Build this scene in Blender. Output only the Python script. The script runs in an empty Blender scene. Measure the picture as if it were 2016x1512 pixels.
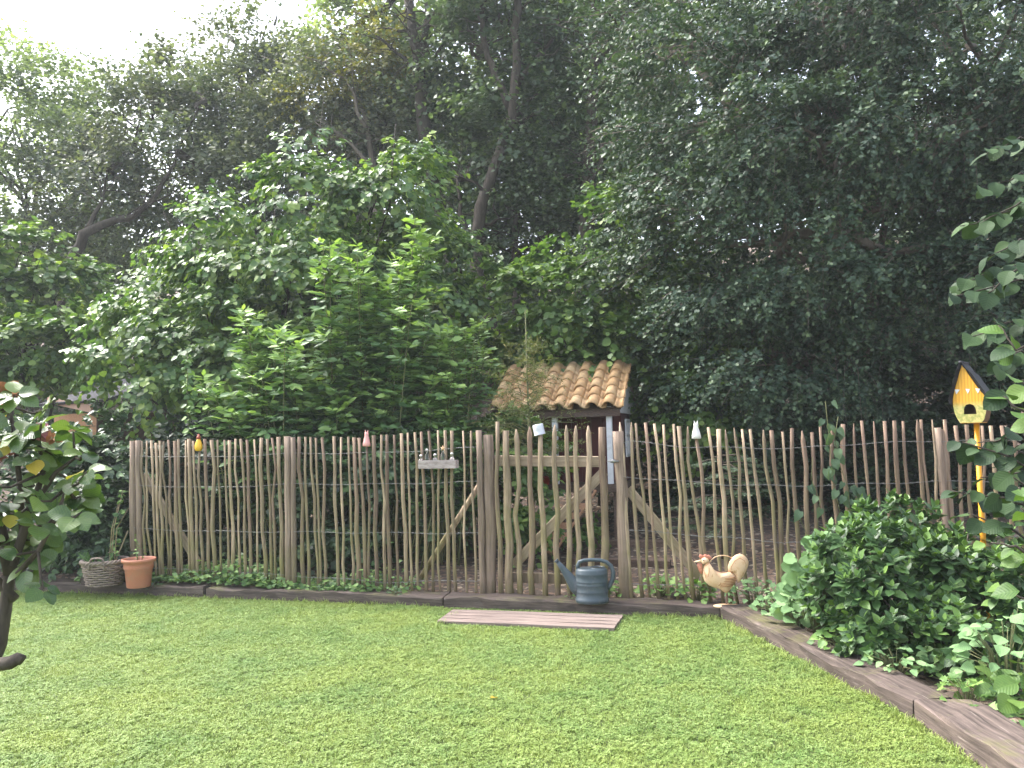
import bpy, math
import numpy as np
from mathutils import Matrix, Vector
R = math.radians
# ------------------------------------------------------------------ camera, sky, sun, exposure
scene = bpy.context.scene
col = scene.collection
FPX, CX, CY = 1600.0, 1008.0, 756.0
CAMZ = 1.5
HAZE = 0.0014                           # density of the haze added for lens glare
camd = bpy.data.cameras.new('camera'); cam = bpy.data.objects.new('camera', camd); col.objects.link(cam)
camd.sensor_width = 36.0; camd.lens = 36.0 * FPX / 2016.0
camd.clip_start = 0.05; camd.clip_end = 2000
CM = (Matrix.Translation((0, 0, CAMZ)) @ Matrix.Rotation(R(90 + 3.5), 4, 'X') @ Matrix.Rotation(R(-1.3), 4, 'Z'))
cam.matrix_world = CM
scene.camera = cam
SUN_EL, SUN_AZ = 52.0, -62.0           # azimuth measured from +Y towards +X: the light comes from the left, a little ahead
world = bpy.data.worlds.new('World'); scene.world = world; world.use_nodes = True
wn = world.node_tree; wn.nodes.clear()
sky = wn.nodes.new('ShaderNodeTexSky'); sky.sky_type = 'NISHITA'; sky.sun_disc = False
sky.sun_elevation = R(SUN_EL); sky.sun_rotation = R(SUN_AZ); sky.dust_density = 4.0; sky.air_density = 1.0; sky.ozone_density = 1.0
hsv = wn.nodes.new('ShaderNodeHueSaturation'); hsv.inputs['Saturation'].default_value = 0.55
bg = wn.nodes.new('ShaderNodeBackground'); bg.inputs['Strength'].default_value = 0.15
wo = wn.nodes.new('ShaderNodeOutputWorld')
wn.links.new(sky.outputs[0], hsv.inputs['Color']); wn.links.new(hsv.outputs[0], bg.inputs['Color']); wn.links.new(bg.outputs[0], wo.inputs['Surface'])
sund = bpy.data.lights.new('sun', 'SUN'); sun = bpy.data.objects.new('sun', sund); col.objects.link(sun)
sund.energy = 1.5; sund.angle = R(22); sund.color = (1.0, 0.98, 0.95)
sdir = Vector((math.sin(R(SUN_AZ)) * math.cos(R(SUN_EL)), math.cos(R(SUN_AZ)) * math.cos(R(SUN_EL)), math.sin(R(SUN_EL))))
sun.rotation_euler = sdir.to_track_quat('Z', 'Y').to_euler()
scene.view_settings.view_transform = 'Standard'; scene.view_settings.look = 'None'
scene.view_settings.gamma = 1.0; scene.view_settings.exposure = 2.25
scene.cycles.max_bounces = 8; scene.cycles.transparent_max_bounces = 8; scene.cycles.volume_bounces = 2

# ------------------------------------------------------------------ helpers: positions
CR = CM.to_3x3()
def ray(px, py):
    return CR @ Vector(((px - CX) / FPX, (CY - py) / FPX, -1.0))
def at(px, py, Y):                     # the point seen at that pixel at distance Y in front of the camera
    d = ray(px, py); return Vector((0, 0, CAMZ)) + d * (Y / d.y)
def on_z(px, py, z):                   # the point seen at that pixel on the level z
    d = ray(px, py); return Vector((0, 0, CAMZ)) + d * ((z - CAMZ) / d.z)
FA, FB = 7.22, -0.27                   # the fence line Y = FA + FB X
def on_fence(px, py, off=0.0):
    d = ray(px, py); s = (FA + off) / (d.y - FB * d.x); return Vector((0, 0, CAMZ)) + d * s
SA, SB = 7.0, -0.277                   # the front of the sleepers
def nrm(v):
    v = np.asarray(v, float); return v / np.maximum(np.linalg.norm(v, axis=-1, keepdims=True), 1e-9)
def smooth(a, b, x):
    t = np.clip((np.asarray(x, float) - a) / (b - a), 0, 1); return t * t * (3 - 2 * t)

# ------------------------------------------------------------------ helpers: objects
def tag(o, label=None, cat=None, group=None, kind=None):
    if label: o['label'] = label
    if cat: o['category'] = cat
    if group: o['group'] = group
    if kind: o['kind'] = kind
    return o
def empty(name, loc, label, cat, group=None):
    o = bpy.data.objects.new(name, None); col.objects.link(o); o.location = loc
    o.empty_display_size = 0.1
    return tag(o, label, cat, group)
def wloc(o):
    v = Vector((0, 0, 0))
    while o is not None: v = v + o.location; o = o.parent
    return v
def link(name, me, mat=None, parent=None, smooth_=True):
    """one mesh whose coordinates are world coordinates"""
    o = bpy.data.objects.new(name, me); col.objects.link(o)
    if mat is not None and not me.materials: me.materials.append(mat)
    if parent is not None:
        o.parent = parent; o.location = -wloc(parent)
    if smooth_: me.polygons.foreach_set('use_smooth', np.ones(len(me.polygons), bool))
    return o
def place(name, me, M, parent=None):
    """a piece that shares its mesh, put at the world matrix M"""
    o = bpy.data.objects.new(name, me); col.objects.link(o)
    if parent is not None:
        o.parent = parent; o.matrix_basis = Matrix.Translation(-wloc(parent)) @ M
    else: o.matrix_basis = M
    return o
def mat_from(p, x, y, z):
    return Matrix(((x[0], y[0], z[0], p[0]), (x[1], y[1], z[1], p[1]), (x[2], y[2], z[2], p[2]), (0, 0, 0, 1)))

class MB:
    def __init__(s): s.v = []; s.f = []
    def add(s, vs, fs):
        n = len(s.v); s.v += [tuple(v) for v in vs]; s.f += [tuple(i + n for i in f) for f in fs]; return s
    def box(s, c, x, y, z):            # centre and three half-axis vectors
        c, x, y, z = map(Vector, (c, x, y, z)); vs = []
        for k in (-1, 1):
            for j in (-1, 1):
                for i in (-1, 1): vs.append(c + x * i + y * j + z * k)
        return s.add(vs, [(0, 2, 3, 1), (4, 5, 7, 6), (0, 1, 5, 4), (2, 6, 7, 3), (0, 4, 6, 2), (1, 3, 7, 5)])
    def beam(s, a, b, w, t, side, bev=0.12, jit=0.0, rng=None, seg=1):
        """a sawn beam from a to b: w across (along side), t thick, bevelled edges"""
        a, b, side = Vector(a), Vector(b), Vector(side); d = (b - a).normalized()
        side = (side - d * side.dot(d)).normalized(); up = d.cross(side)
        m = min(w, t) * bev
        prof = [(-w/2+m, -t/2), (w/2-m, -t/2), (w/2, -t/2+m), (w/2, t/2-m), (w/2-m, t/2), (-w/2+m, t/2), (-w/2, t/2-m), (-w/2, -t/2+m)]
        vs = []
        for k in range(seg + 1):
            p = a.lerp(b, k / seg)
            for (u, v) in prof:
                j = (rng.normal(0, jit), rng.normal(0, jit)) if jit else (0, 0)
                vs.append(p + side * (u + j[0]) + up * (v + j[1]))
        fs = []
        for k in range(seg):
            for i in range(8):
                fs.append((k*8+i, k*8+(i+1) % 8, (k+1)*8+(i+1) % 8, (k+1)*8+i))
        fs.append(tuple(reversed(range(8)))); fs.append(tuple(range(seg*8, seg*8+8)))
        return s.add(vs, fs)
    def tube(s, pts, rad, n=6, cap=True, ell=1.0, ref=None, jit=0.0, rng=None):
        pts = [Vector(p) for p in pts]; k = len(pts)
        if not hasattr(rad, '__len__'): rad = [rad] * k
        t0 = (pts[1] - pts[0]).normalized()
        ref = Vector(ref) if ref is not None else (Vector((1, 0, 0)) if abs(t0.x) < 0.9 else Vector((0, 0, 1)))
        vs = []
        for i in range(k):
            t = (pts[min(i+1, k-1)] - pts[max(i-1, 0)]).normalized()
            u = (ref - t * ref.dot(t)).normalized(); ref = u; w = t.cross(u)
            for j in range(n):
                a = 2 * math.pi * j / n; r = rad[i] * (1 + (rng.normal(0, jit) if jit else 0))
                vs.append(pts[i] + u * math.cos(a) * r + w * math.sin(a) * r * ell)
        fs = [(i*n+j, i*n+(j+1) % n, (i+1)*n+(j+1) % n, (i+1)*n+j) for i in range(k-1) for j in range(n)]
        if cap: fs += [tuple(reversed(range(n))), tuple(range((k-1)*n, k*n))]
        return s.add(vs, fs)
    def lathe(s, o, prof, n=20, ax=(1, 0, 0), ay=(0, 1, 0), az=(0, 0, 1), ex=1.0, ey=1.0, cap=True):
        o, ax, ay, az = map(Vector, (o, ax, ay, az)); vs = []
        for (r, z) in prof:
            for j in range(n):
                a = 2 * math.pi * j / n
                vs.append(o + ax * (math.cos(a) * r * ex) + ay * (math.sin(a) * r * ey) + az * z)
        k = len(prof)
        fs = [(i*n+j, i*n+(j+1) % n, (i+1)*n+(j+1) % n, (i+1)*n+j) for i in range(k-1) for j in range(n)]
        if cap: fs += [tuple(reversed(range(n))), tuple(range((k-1)*n, k*n))]
        return s.add(vs, fs)
    def puff(s, outline, T, o, ax, az, ay, rings=(1.0, .93, .8, .55, .25), bulge=None):
        """a closed outline (u,w) in the plane ax/az, swollen to half thickness T along ay"""
        o, ax, ay, az = map(Vector, (o, ax, ay, az)); n = len(outline)
        cu = sum(p[0] for p in outline) / n; cw = sum(p[1] for p in outline) / n
        vs = []; fs = []
        idx = {}
        def P(u, w, d): return o + ax * u + az * w + ay * d
        for sgn in (1, -1):
            for ri, r in enumerate(rings):
                for j, (u, w) in enumerate(outline):
                    if ri == 0 and sgn < 0: idx[(sgn, ri, j)] = idx[(1, ri, j)]; continue
                    uu = cu + (u - cu) * r; ww = cw + (w - cw) * r
                    dd = T * math.sqrt(max(0, 1 - r ** 2.4)); idx[(sgn, ri, j)] = len(vs); vs.append(P(uu, ww, sgn * dd))
            c = len(vs); vs.append(P(cu, cw, sgn * T))
            for ri in range(len(rings) - 1):
                for j in range(n):
                    q = (idx[(sgn, ri, j)], idx[(sgn, ri, (j+1) % n)], idx[(sgn, ri+1, (j+1) % n)], idx[(sgn, ri+1, j)])
                    fs.append(q if sgn > 0 else q[::-1])
            for j in range(n):
                q = (idx[(sgn, len(rings)-1, j)], idx[(sgn, len(rings)-1, (j+1) % n)], c); fs.append(q if sgn > 0 else q[::-1])
        return s.add(vs, fs)
    def mesh(s, name):
        me = bpy.data.meshes.new(name); me.from_pydata(s.v, [], s.f); me.update(); return me
    def build(s, name, mat, parent=None, smooth_=True):
        return link(name, s.mesh(name), mat, parent, smooth_)

# ------------------------------------------------------------------ helpers: leaves
# leaf shapes: u along the leaf, v across, w lifted; two halves folded along the midrib
def half_leaf(rim, fold=0.10, curl=0.10):
    """rim: (u, v) from base to tip, one half"""
    mid = [(0, 0), (1, 0)]
    V = [(0, 0, 0)] + [(u, v, fold * v * 2 - curl * u * u) for (u, v) in rim] + [(1, 0, -curl)]
    k = len(rim)
    V += [(u, -v, fold * v * 2 - curl * u * u) for (u, v) in rim]
    F = [tuple([0] + list(range(1, k + 2))), tuple([0, k + 1] + list(range(2 * k + 1, k + 1, -1)))]
    return np.array(V, float), F
LEAF = {
    'diamond': half_leaf([(.45, .40)]),
    'ovate': half_leaf([(.28, .38), (.68, .27)]),
    'round': half_leaf([(.08, .26), (.42, .46), (.80, .30)]),
    'lance': half_leaf([(.30, .20), (.65, .17)]),
    'lobe': half_leaf([(.26, .46), (.42, .20), (.70, .34)], fold=.06),
    'lobed': half_leaf([(.12, .20), (.30, .48), (.45, .22), (.62, .40), (.74, .16)], fold=.06),
    'heart': half_leaf([(-.08, .22), (.18, .42), (.62, .28)]),
    'scallop': half_leaf([(-.05, .3), (.12, .52), (.3, .46), (.48, .54), (.66, .42), (.84, .32), (.92, .14)], fold=.18, curl=-.05),
}
def frames(axis, normal):
    a = nrm(axis); n = normal - a * np.sum(normal * a, -1, keepdims=True); n = nrm(n); return a, np.cross(n, a), n
def leaf_mesh(name, kind, P, axis, normal, length, rnd, width=1.0):
    T, F = LEAF[kind]; a, b, n = frames(axis, normal); N = len(P); k = len(T)
    length = np.broadcast_to(np.asarray(length, float), (N,)); width = np.broadcast_to(np.asarray(width, float), (N,))
    V = (P[:, None, :] + (a[:, None, :] * T[None, :, 0:1] + b[:, None, :] * (T[None, :, 1:2] * width[:, None, None]) + n[:, None, :] * T[None, :, 2:3]) * length[:, None, None]).reshape(-1, 3)
    me = bpy.data.meshes.new(name)
    m = len(F[0]); idx = (np.arange(N)[:, None, None] * k + np.array(F)[None]).reshape(-1)
    me.vertices.add(N * k); me.vertices.foreach_set('co', V.astype(np.float32).ravel())
    me.loops.add(len(idx)); me.loops.foreach_set('vertex_index', idx.astype(np.int32))
    me.polygons.add(N * 2); me.polygons.foreach_set('loop_start', (np.arange(N * 2) * m).astype(np.int32))
    me.update(calc_edges=True)
    at_ = me.attributes.new('rnd', 'FLOAT', 'POINT'); at_.data.foreach_set('value', np.repeat(rnd, k).astype(np.float32))
    return me
def one_leaf(name, kind, width=1.0, mat=None, seed=0):
    """a single broad leaf: gridded, folded at the midrib, waved at the rim"""
    T, F = LEAF[kind]; me = bpy.data.meshes.new(name); r = np.random.RandomState(seed); k = (len(T) - 2) // 2
    us = [0] + [T[i][0] for i in range(1, k + 1)] + [1]; vs = [0] + [T[i][1] for i in range(1, k + 1)] + [0]
    if kind in ('ovate', 'round', 'lance', 'heart'):
        uu = [0, .06, .18, .34, .52, .70, .86, 1.0]; w = np.interp(uu, [max(0, x) for x in us], vs); w[1:-1] = (w[1:-1] * 2 + np.interp(np.array(uu[1:-1]) + .06, [max(0, x) for x in us], vs) + np.interp(np.array(uu[1:-1]) - .06, [max(0, x) for x in us], vs)) / 4
    else: uu = us; w = vs
    cu = r.uniform(.05, .28); fo = r.uniform(.10, .35); wa = r.uniform(0, .05); ph = r.rand() * 6; tw = r.normal(0, .25); V = []; Fs = []
    for i, u in enumerate(uu):
        for j in (-1, -.5, 0, .5, 1):
            v = w[i] * j * width; z = fo * abs(v) - cu * u * u - .35 * fo * (abs(v) ** 2) * 2 + wa * math.sin(u * 9 + ph + j) * abs(j) + tw * v * u
            V.append((u - (.10 * abs(j) if kind == 'heart' and i < 2 else 0), v, z))
    for i in range(len(uu) - 1):
        for j in range(4): Fs.append((i*5+j, (i+1)*5+j, (i+1)*5+j+1, i*5+j+1))
    me.from_pydata(V, [], Fs); me.update(); me.polygons.foreach_set('use_smooth', np.ones(len(me.polygons), bool))
    if mat: me.materials.append(mat)
    return me
def lump(rng, u, f=3.0, n=6):
    s = 0
    for i in range(n):
        k = rng.normal(0, f, 3); s = s + np.sin(u @ k + rng.rand() * 6.28)
    return s / n ** .5
def crown_points(rng, blobs, n, thick=.28, up=.25, back=.45, lumpy=.18, clump=0, size=.4):
    """points and outward directions near the skin of a set of ellipsoids (cx,cy,cz,rx,ry,rz)"""
    B = np.array(blobs, float); area = (B[:, 3] * B[:, 5]) ** 1.0; m = int(n * 2.2)
    w = rng.choice(len(B), m, p=area / area.sum()); u = nrm(rng.normal(0, 1, (m, 3)))
    r = np.clip(1 - np.abs(rng.normal(0, thick, m)), .15, 1)
    r = r * (1 + lumpy * lump(rng, u + w[:, None] * 2.3, 3.5))
    P = B[w, :3] + u * B[w, 3:] * r[:, None]
    keep = np.ones(m, bool)
    for i in range(len(B)):
        q = np.linalg.norm((P - B[i, :3]) / B[i, 3:], axis=1); keep &= ~((q < .62) & (w != i))
    keep &= ~((u[:, 1] > .35) & (rng.rand(m) > back)); keep &= P[:, 2] > .1
    P = P[keep]; D = nrm(u[keep] / B[w[keep], 3:] * B[:, 3:].mean() + np.array([0, 0, up]))
    if clump:
        nc = max(8, int(n / clump)); C = P[:nc]; CD = D[:nc]; i = rng.randint(0, nc, n)
        rad = size * rng.uniform(.6, 1.4, nc)[i]
        g = nrm(rng.normal(0, 1, (n, 3)) + CD[i] * .7 + np.array([0, 0, .25])) * (rng.rand(n) ** .45)[:, None]
        P = C[i] + g * rad[:, None] * np.array([1.15, 1.0, .62]); D = nrm(CD[i] * .6 + g * 1.1 + np.array([0, 0, up])); k = P[:, 2] > .1
        return P[k], D[k]
    return P[:n], D[:n]
def sprays(rng, P, D, n, L, leaf, droop=.35, spread=.8, hang=.25, wild=.35, wide=0.0, face=.45):
    """leaves set left and right along a twig from each point"""
    S = len(P); up = np.array([0, 0, 1.0])
    side = nrm(np.cross(D, up + rng.normal(0, .2, (S, 3)))); Ls = L * rng.uniform(.6, 1.35, S)
    t = (np.arange(n)[None] + rng.rand(S, n) * .8 + .2) / n
    pos = P[:, None] + D[:, None] * (Ls[:, None] * t)[..., None] - up * (droop * Ls[:, None] * t ** 2)[..., None]
    sg = np.where((np.arange(n) % 2)[None] == 0, 1., -1.) * np.ones((S, 1))
    ax = D[:, None] * .55 + side[:, None] * (sg * spread)[..., None] - up * hang + rng.normal(0, wild, (S, n, 3))
    if wide: pos = pos + rng.normal(0, wide, (S, n, 3))
    nr = up * .9 + D[:, None] * face + rng.normal(0, wild * 1.2, (S, n, 3))
    ln = leaf * rng.uniform(.6, 1.2, (S, n)) * (1.1 - .35 * t)
    rd = np.clip(rng.normal(.42, .17, (S, 1)) + rng.normal(0, .13, (S, n)) + .22 * (t > .8), 0, 1)
    return pos.reshape(-1, 3), ax.reshape(-1, 3), nr.reshape(-1, 3), ln.ravel(), rd.ravel()

# ------------------------------------------------------------------ materials
def newmat(name):
    m = bpy.data.materials.new(name); m.use_nodes = True; nt = m.node_tree
    return m, nt, nt.nodes['Principled BSDF'], nt.nodes['Material Output']
def N(nt, t, **kw):
    n = nt.nodes.new(t)
    for k, v in kw.items(): setattr(n, k, v)
    return n
def ramp(nt, fac, stops):
    r = N(nt, 'ShaderNodeValToRGB'); e = r.color_ramp.elements
    while len(e) < len(stops): e.new(0.5)
    for el, (p, c) in zip(e, stops): el.position = p; el.color = (*c, 1)
    nt.links.new(fac, r.inputs[0]); return r.outputs[0]
def noise(nt, scale, detail=4, vec=None, rough=.6, dist=0.0):
    n = N(nt, 'ShaderNodeTexNoise'); n.inputs['Scale'].default_value = scale; n.inputs['Detail'].default_value = detail
    n.inputs['Roughness'].default_value = rough; n.inputs['Distortion'].default_value = dist
    if vec is not None: nt.links.new(vec, n.inputs['Vector'])
    return n.outputs['Fac']
def mapped(nt, src, scale):
    m = N(nt, 'ShaderNodeMapping'); m.inputs['Scale'].default_value = scale; nt.links.new(src, m.inputs['Vector']); return m.outputs[0]
def mix(nt, fac, a, b, mode='MIX'):
    m = N(nt, 'ShaderNodeMix', data_type='RGBA', blend_type=mode)
    for s, v in ((m.inputs['Factor'], fac), (m.inputs['A'], a), (m.inputs['B'], b)):
        if hasattr(v, 'links') or hasattr(v, 'is_linked'): nt.links.new(v, s)
        elif isinstance(v, tuple): s.default_value = (*v, 1)
        else: s.default_value = v
    return m.outputs['Result']
def bump(nt, bsdf, h, strength=.5, dist=.01):
    b = N(nt, 'ShaderNodeBump'); b.inputs['Strength'].default_value = strength; b.inputs['Distance'].default_value = dist
    nt.links.new(h, b.inputs['Height']); nt.links.new(b.outputs[0], bsdf.inputs['Normal'])
def leafmat(name, dark, mid, light, rough=.45, trans=.28, spec=.45, obj=False, patch=None, blotch=True):
    m, nt, b, out = newmat(name)
    if obj: f = N(nt, 'ShaderNodeObjectInfo').outputs['Random']
    else: f = N(nt, 'ShaderNodeAttribute', attribute_name='rnd').outputs['Fac']
    c = ramp(nt, f, [(.1, dark), (.5, mid), (.95, light)])
    if patch:
        g = N(nt, 'ShaderNodeNewGeometry').outputs['Position']
        p = N(nt, 'ShaderNodeMapRange'); p.inputs[1].default_value = .45; p.inputs[2].default_value = .65
        nt.links.new(noise(nt, patch[0], 3, g), p.inputs[0]); c = mix(nt, p.outputs[0], c, patch[1], 'MULTIPLY')
    if obj:                                   # veins of the big leaves
        ob = N(nt, 'ShaderNodeTexCoord').outputs['Object']; sx = N(nt, 'ShaderNodeSeparateXYZ'); nt.links.new(ob, sx.inputs[0])
        ab = N(nt, 'ShaderNodeMath', operation='ABSOLUTE'); nt.links.new(sx.outputs[1], ab.inputs[0])
        df = N(nt, 'ShaderNodeMath', operation='MULTIPLY_ADD'); df.inputs[1].default_value = -.75; nt.links.new(ab.outputs[0], df.inputs[0]); nt.links.new(sx.outputs[0], df.inputs[2])
        pg = N(nt, 'ShaderNodeMath', operation='PINGPONG'); pg.inputs[1].default_value = .065; nt.links.new(df.outputs[0], pg.inputs[0])
        mn = N(nt, 'ShaderNodeMath', operation='MINIMUM'); nt.links.new(pg.outputs[0], mn.inputs[0]); nt.links.new(ab.outputs[0], mn.inputs[1])
        vf = ramp(nt, mn.outputs[0], [(0, (.16,) * 3), (.022, (0,) * 3)]); c = mix(nt, vf, c, tuple(min(1, x * 1.9) for x in light))
        c = mix(nt, ramp(nt, noise(nt, 5, 3, ob), [(.5, (0,) * 3), (.8, (.35,) * 3)]), c, (light[0] * 1.1, light[1], light[2]))
        bump(nt, b, mn.outputs[0], .12, .5)
    nt.links.new(c, b.inputs['Base Color']); b.inputs['Roughness'].default_value = rough; b.inputs['Specular IOR Level'].default_value = spec
    tr = N(nt, 'ShaderNodeBsdfTranslucent'); tc = mix(nt, 1.0, c, (1.25, 1.35, .55), 'MULTIPLY'); nt.links.new(tc, tr.inputs['Color'])
    ms = N(nt, 'ShaderNodeMixShader'); ms.inputs[0].default_value = trans
    nt.links.new(b.outputs[0], ms.inputs[1]); nt.links.new(tr.outputs[0], ms.inputs[2]); nt.links.new(ms.outputs[0], out.inputs['Surface'])
    return m
def woodmat(name, a, b_, grain=(14, 14, 1.2), rough=.8, algae=None, rand=.35, world=False, bs=.4):
    m, nt, b, out = newmat(name)
    g = N(nt, 'ShaderNodeNewGeometry').outputs['Position']; tc = N(nt, 'ShaderNodeTexCoord').outputs['Object']
    v = mapped(nt, g if world else tc, grain); n1 = noise(nt, 6, 6, v, .65, .4)
    c = ramp(nt, n1, [(.25, a), (.72, b_)])
    oi = N(nt, 'ShaderNodeObjectInfo').outputs['Random']
    mr = N(nt, 'ShaderNodeMapRange'); mr.inputs[3].default_value = 1 - rand; mr.inputs[4].default_value = 1 + rand; nt.links.new(oi, mr.inputs[0])
    cb = N(nt, 'ShaderNodeCombineColor'); nt.links.new(mr.outputs[0], cb.inputs[0]); nt.links.new(mr.outputs[0], cb.inputs[1]); nt.links.new(mr.outputs[0], cb.inputs[2])
    c = mix(nt, 1.0, c, cb.outputs[0], 'MULTIPLY')
    if algae:
        sx = N(nt, 'ShaderNodeSeparateXYZ'); nt.links.new(g, sx.inputs[0])
        z = N(nt, 'ShaderNodeMapRange'); z.inputs[1].default_value = algae[1]; z.inputs[2].default_value = algae[2]; z.inputs[3].default_value = .95; z.inputs[4].default_value = .1
        nt.links.new(sx.outputs[2], z.inputs[0])
        a2 = N(nt, 'ShaderNodeMath', operation='MULTIPLY'); nt.links.new(z.outputs[0], a2.inputs[0])
        rr = ramp(nt, noise(nt, 3.5, 3, g), [(.35, (.1,) * 3), (.62, (.95,) * 3)]); nt.links.new(rr, a2.inputs[1])
        c = mix(nt, a2.outputs[0], c, algae[0])
    nt.links.new(c, b.inputs['Base Color']); b.inputs['Roughness'].default_value = rough; b.inputs['Specular IOR Level'].default_value = .25
    bump(nt, b, n1, bs, .006); return m
def paint(name, c, rough=.5, dirt=None, spec=.4, metal=0.0, scale=9, c2=None, bs=0.0):
    m, nt, b, out = newmat(name); tc = N(nt, 'ShaderNodeTexCoord').outputs['Object']
    n1 = noise(nt, scale, 5, tc, .65); cc = ramp(nt, n1, [(.3, c), (.75, c2 or tuple(x * .8 for x in c))])
    if dirt:
        n2 = noise(nt, scale * 2.2, 5, tc, .7); cc = mix(nt, ramp(nt, n2, [(.52, (0,) * 3), (.72, (.75,) * 3)]), cc, dirt)
    nt.links.new(cc, b.inputs['Base Color']); b.inputs['Roughness'].default_value = rough
    b.inputs['Specular IOR Level'].default_value = spec; b.inputs['Metallic'].default_value = metal
    if bs: bump(nt, b, n1, bs, .004)
    return m
M = {}
M['pale'] = woodmat('chestnut_pale', (.105, .070, .047), (.47, .355, .25), (9, 9, .6), algae=((.20, .18, .07), .25, 1.5), rand=.42)
M['palebark'] = woodmat('pale_with_bark', (.085, .055, .042), (.30, .205, .15), (9, 9, .6), algae=((.20, .18, .08), .2, 1.3), rand=.3)
M['post'] = woodmat('fence_post', (.09, .062, .046), (.37, .275, .21), (6, 6, .35), algae=((.16, .13, .07), .1, 1.0), rand=.15, bs=.7)
M['rail'] = woodmat('sawn_rail', (.24, .18, .13), (.52, .41, .31), (.8, 7, 7), algae=((.23, .22, .09), .1, .9), rand=.08)
M['sleeper'] = woodmat('old_sleeper', (.018, .014, .012), (.16, .122, .105), (.45, 6, 6), rand=.15, bs=.9)
M['plank'] = woodmat('grey_plank', (.075, .057, .050), (.26, .20, .175), (.5, 8, 8), rand=.14, bs=.7)
M['bark'] = woodmat('bark', (.020, .016, .013), (.085, .068, .053), (4, 4, 1), rand=.2, bs=.9)
M['palebarktree'] = woodmat('grey_bark', (.07, .058, .046), (.20, .165, .135), (4, 4, 1), rand=.2, bs=.8)
M['twig'] = woodmat('green_twig', (.07, .085, .035), (.17, .17, .08), (9, 9, 2), rand=.2)
M['darkwood'] = woodmat('dark_board', (.05, .035, .028), (.16, .11, .085), (3, 18, 18), rand=.2)
M['wire'] = paint('galvanised_wire', (.26, .26, .25), .5, metal=.5)
M['crate'] = woodmat('silvered_crate_board', (.20, .16, .15), (.48, .41, .39), (.8, 9, 9), rand=.06)
M['terracotta'] = paint('terracotta_plastic', (.50, .20, .125), .55, (.38, .22, .15), scale=5)
M['can'] = paint('slate_green_plastic', (.052, .072, .086), .42, (.12, .13, .14), scale=7, c2=(.060, .080, .094))
M['hole'] = paint('shade_and_eye_black', (.012, .016, .016), .7)  # near-black painted for the shade in openings, and for the eye
M['roosterbody'] = paint('weathered_cream_metal', (.76, .54, .35), .55, (.58, .29, .13), scale=6, c2=(.68, .44, .26), bs=.2)
M['roosterridge'] = paint('rusty_line', (.48, .23, .10), .6)
M['roosterred'] = paint('faded_red_metal', (.55, .20, .13), .55, (.72, .48, .32), scale=22)
M['rust'] = paint('brown_metal', (.20, .11, .07), .6, scale=20)
M['wicker'] = woodmat('wicker', (.13, .10, .08), (.40, .32, .27), (30, 30, 30), rand=.1)
M['red'] = paint('barn_red_board', (.085, .016, .016), .65, (.045, .014, .014), scale=6)
M['white'] = paint('white_gloss_wood', (.74, .75, .77), .45, (.52, .52, .50), scale=7)
M['enamel'] = paint('grey_white_enamel', (.62, .63, .68), .25, (.42, .42, .44), scale=12, spec=.6)
M['pink'] = paint('pink_glaze', (.74, .37, .34), .35, (.60, .28, .26), scale=26)
M['whiteglaze'] = paint('white_glaze', (.76, .73, .70), .35, (.55, .50, .46), scale=22)
M['yellow'] = paint('yellow_glaze', (.78, .46, .03), .3, scale=14, c2=(.70, .40, .03))
M['brownred'] = paint('red_brown_glaze', (.30, .07, .035), .4)
M['orange'] = paint('orange_paint', (.76, .34, .02), .42, scale=9, c2=(.66, .29, .02))
M['black'] = paint('black_felt', (.022, .020, .024), .6, scale=20)
M['felt'] = paint('grey_roof_felt', (.055, .055, .068), .8, (.10, .095, .10), scale=4, spec=.2)
M['shedwood'] = woodmat('shed_board', (.26, .13, .07), (.48, .28, .17), (4, 16, 16), rand=.1)
M['fascia'] = paint('pinkish_fascia', (.56, .34, .26), .6, scale=4)
M['redpot'] = paint('red_pot', (.36, .055, .035), .5)
M['star'] = paint('dried_starfish', (.72, .46, .26), .8, scale=40)
M['deadflower'] = paint('dried_petals', (.42, .20, .085), .8, (.62, .42, .20), scale=30, c2=(.30, .13, .06))
M['pinkflower'] = paint('fading_pink_petals', (.45, .16, .20), .7, (.50, .34, .18), scale=30)
# tiles
m, nt, b, out = newmat('clay_tile'); oi = N(nt, 'ShaderNodeObjectInfo').outputs['Random']; tc = N(nt, 'ShaderNodeTexCoord').outputs['Object']
c = ramp(nt, oi, [(0, (.44, .265, .12)), (.5, (.53, .35, .18)), (1, (.58, .42, .24))])
c = mix(nt, ramp(nt, noise(nt, 9, 6, tc, .7), [(.45, (0,) * 3), (.72, (.85,) * 3)]), c, (.26, .15, .075))
c = mix(nt, ramp(nt, noise(nt, 26, 4, tc, .7), [(.58, (0,) * 3), (.72, (.6,) * 3)]), c, (.42, .37, .23))
nt.links.new(c, b.inputs['Base Color']); b.inputs['Roughness'].default_value = .8; M['tile'] = m
# birdhouse front: yellow, mossy at the foot with a clear edge to the wet band
m, nt, b, out = newmat('mossy_yellow_front'); tc = N(nt, 'ShaderNodeTexCoord').outputs['Object']
sx = N(nt, 'ShaderNodeSeparateXYZ'); nt.links.new(tc, sx.inputs[0])
wv = N(nt, 'ShaderNodeTexWave', bands_direction='X'); wv.inputs['Scale'].default_value = 22; wv.inputs['Distortion'].default_value = .6
nt.links.new(tc, wv.inputs['Vector'])
y = ramp(nt, wv.outputs['Fac'], [(.25, (.62, .28, .015)), (.55, (.74, .38, .03))])
ad = N(nt, 'ShaderNodeMath', operation='MULTIPLY_ADD'); ad.inputs[1].default_value = .05; nt.links.new(noise(nt, 14, 5, tc), ad.inputs[0]); nt.links.new(sx.outputs[2], ad.inputs[2])
gm = N(nt, 'ShaderNodeMapRange'); gm.inputs[1].default_value = .170; gm.inputs[2].default_value = .128; nt.links.new(ad.outputs[0], gm.inputs[0])
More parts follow.
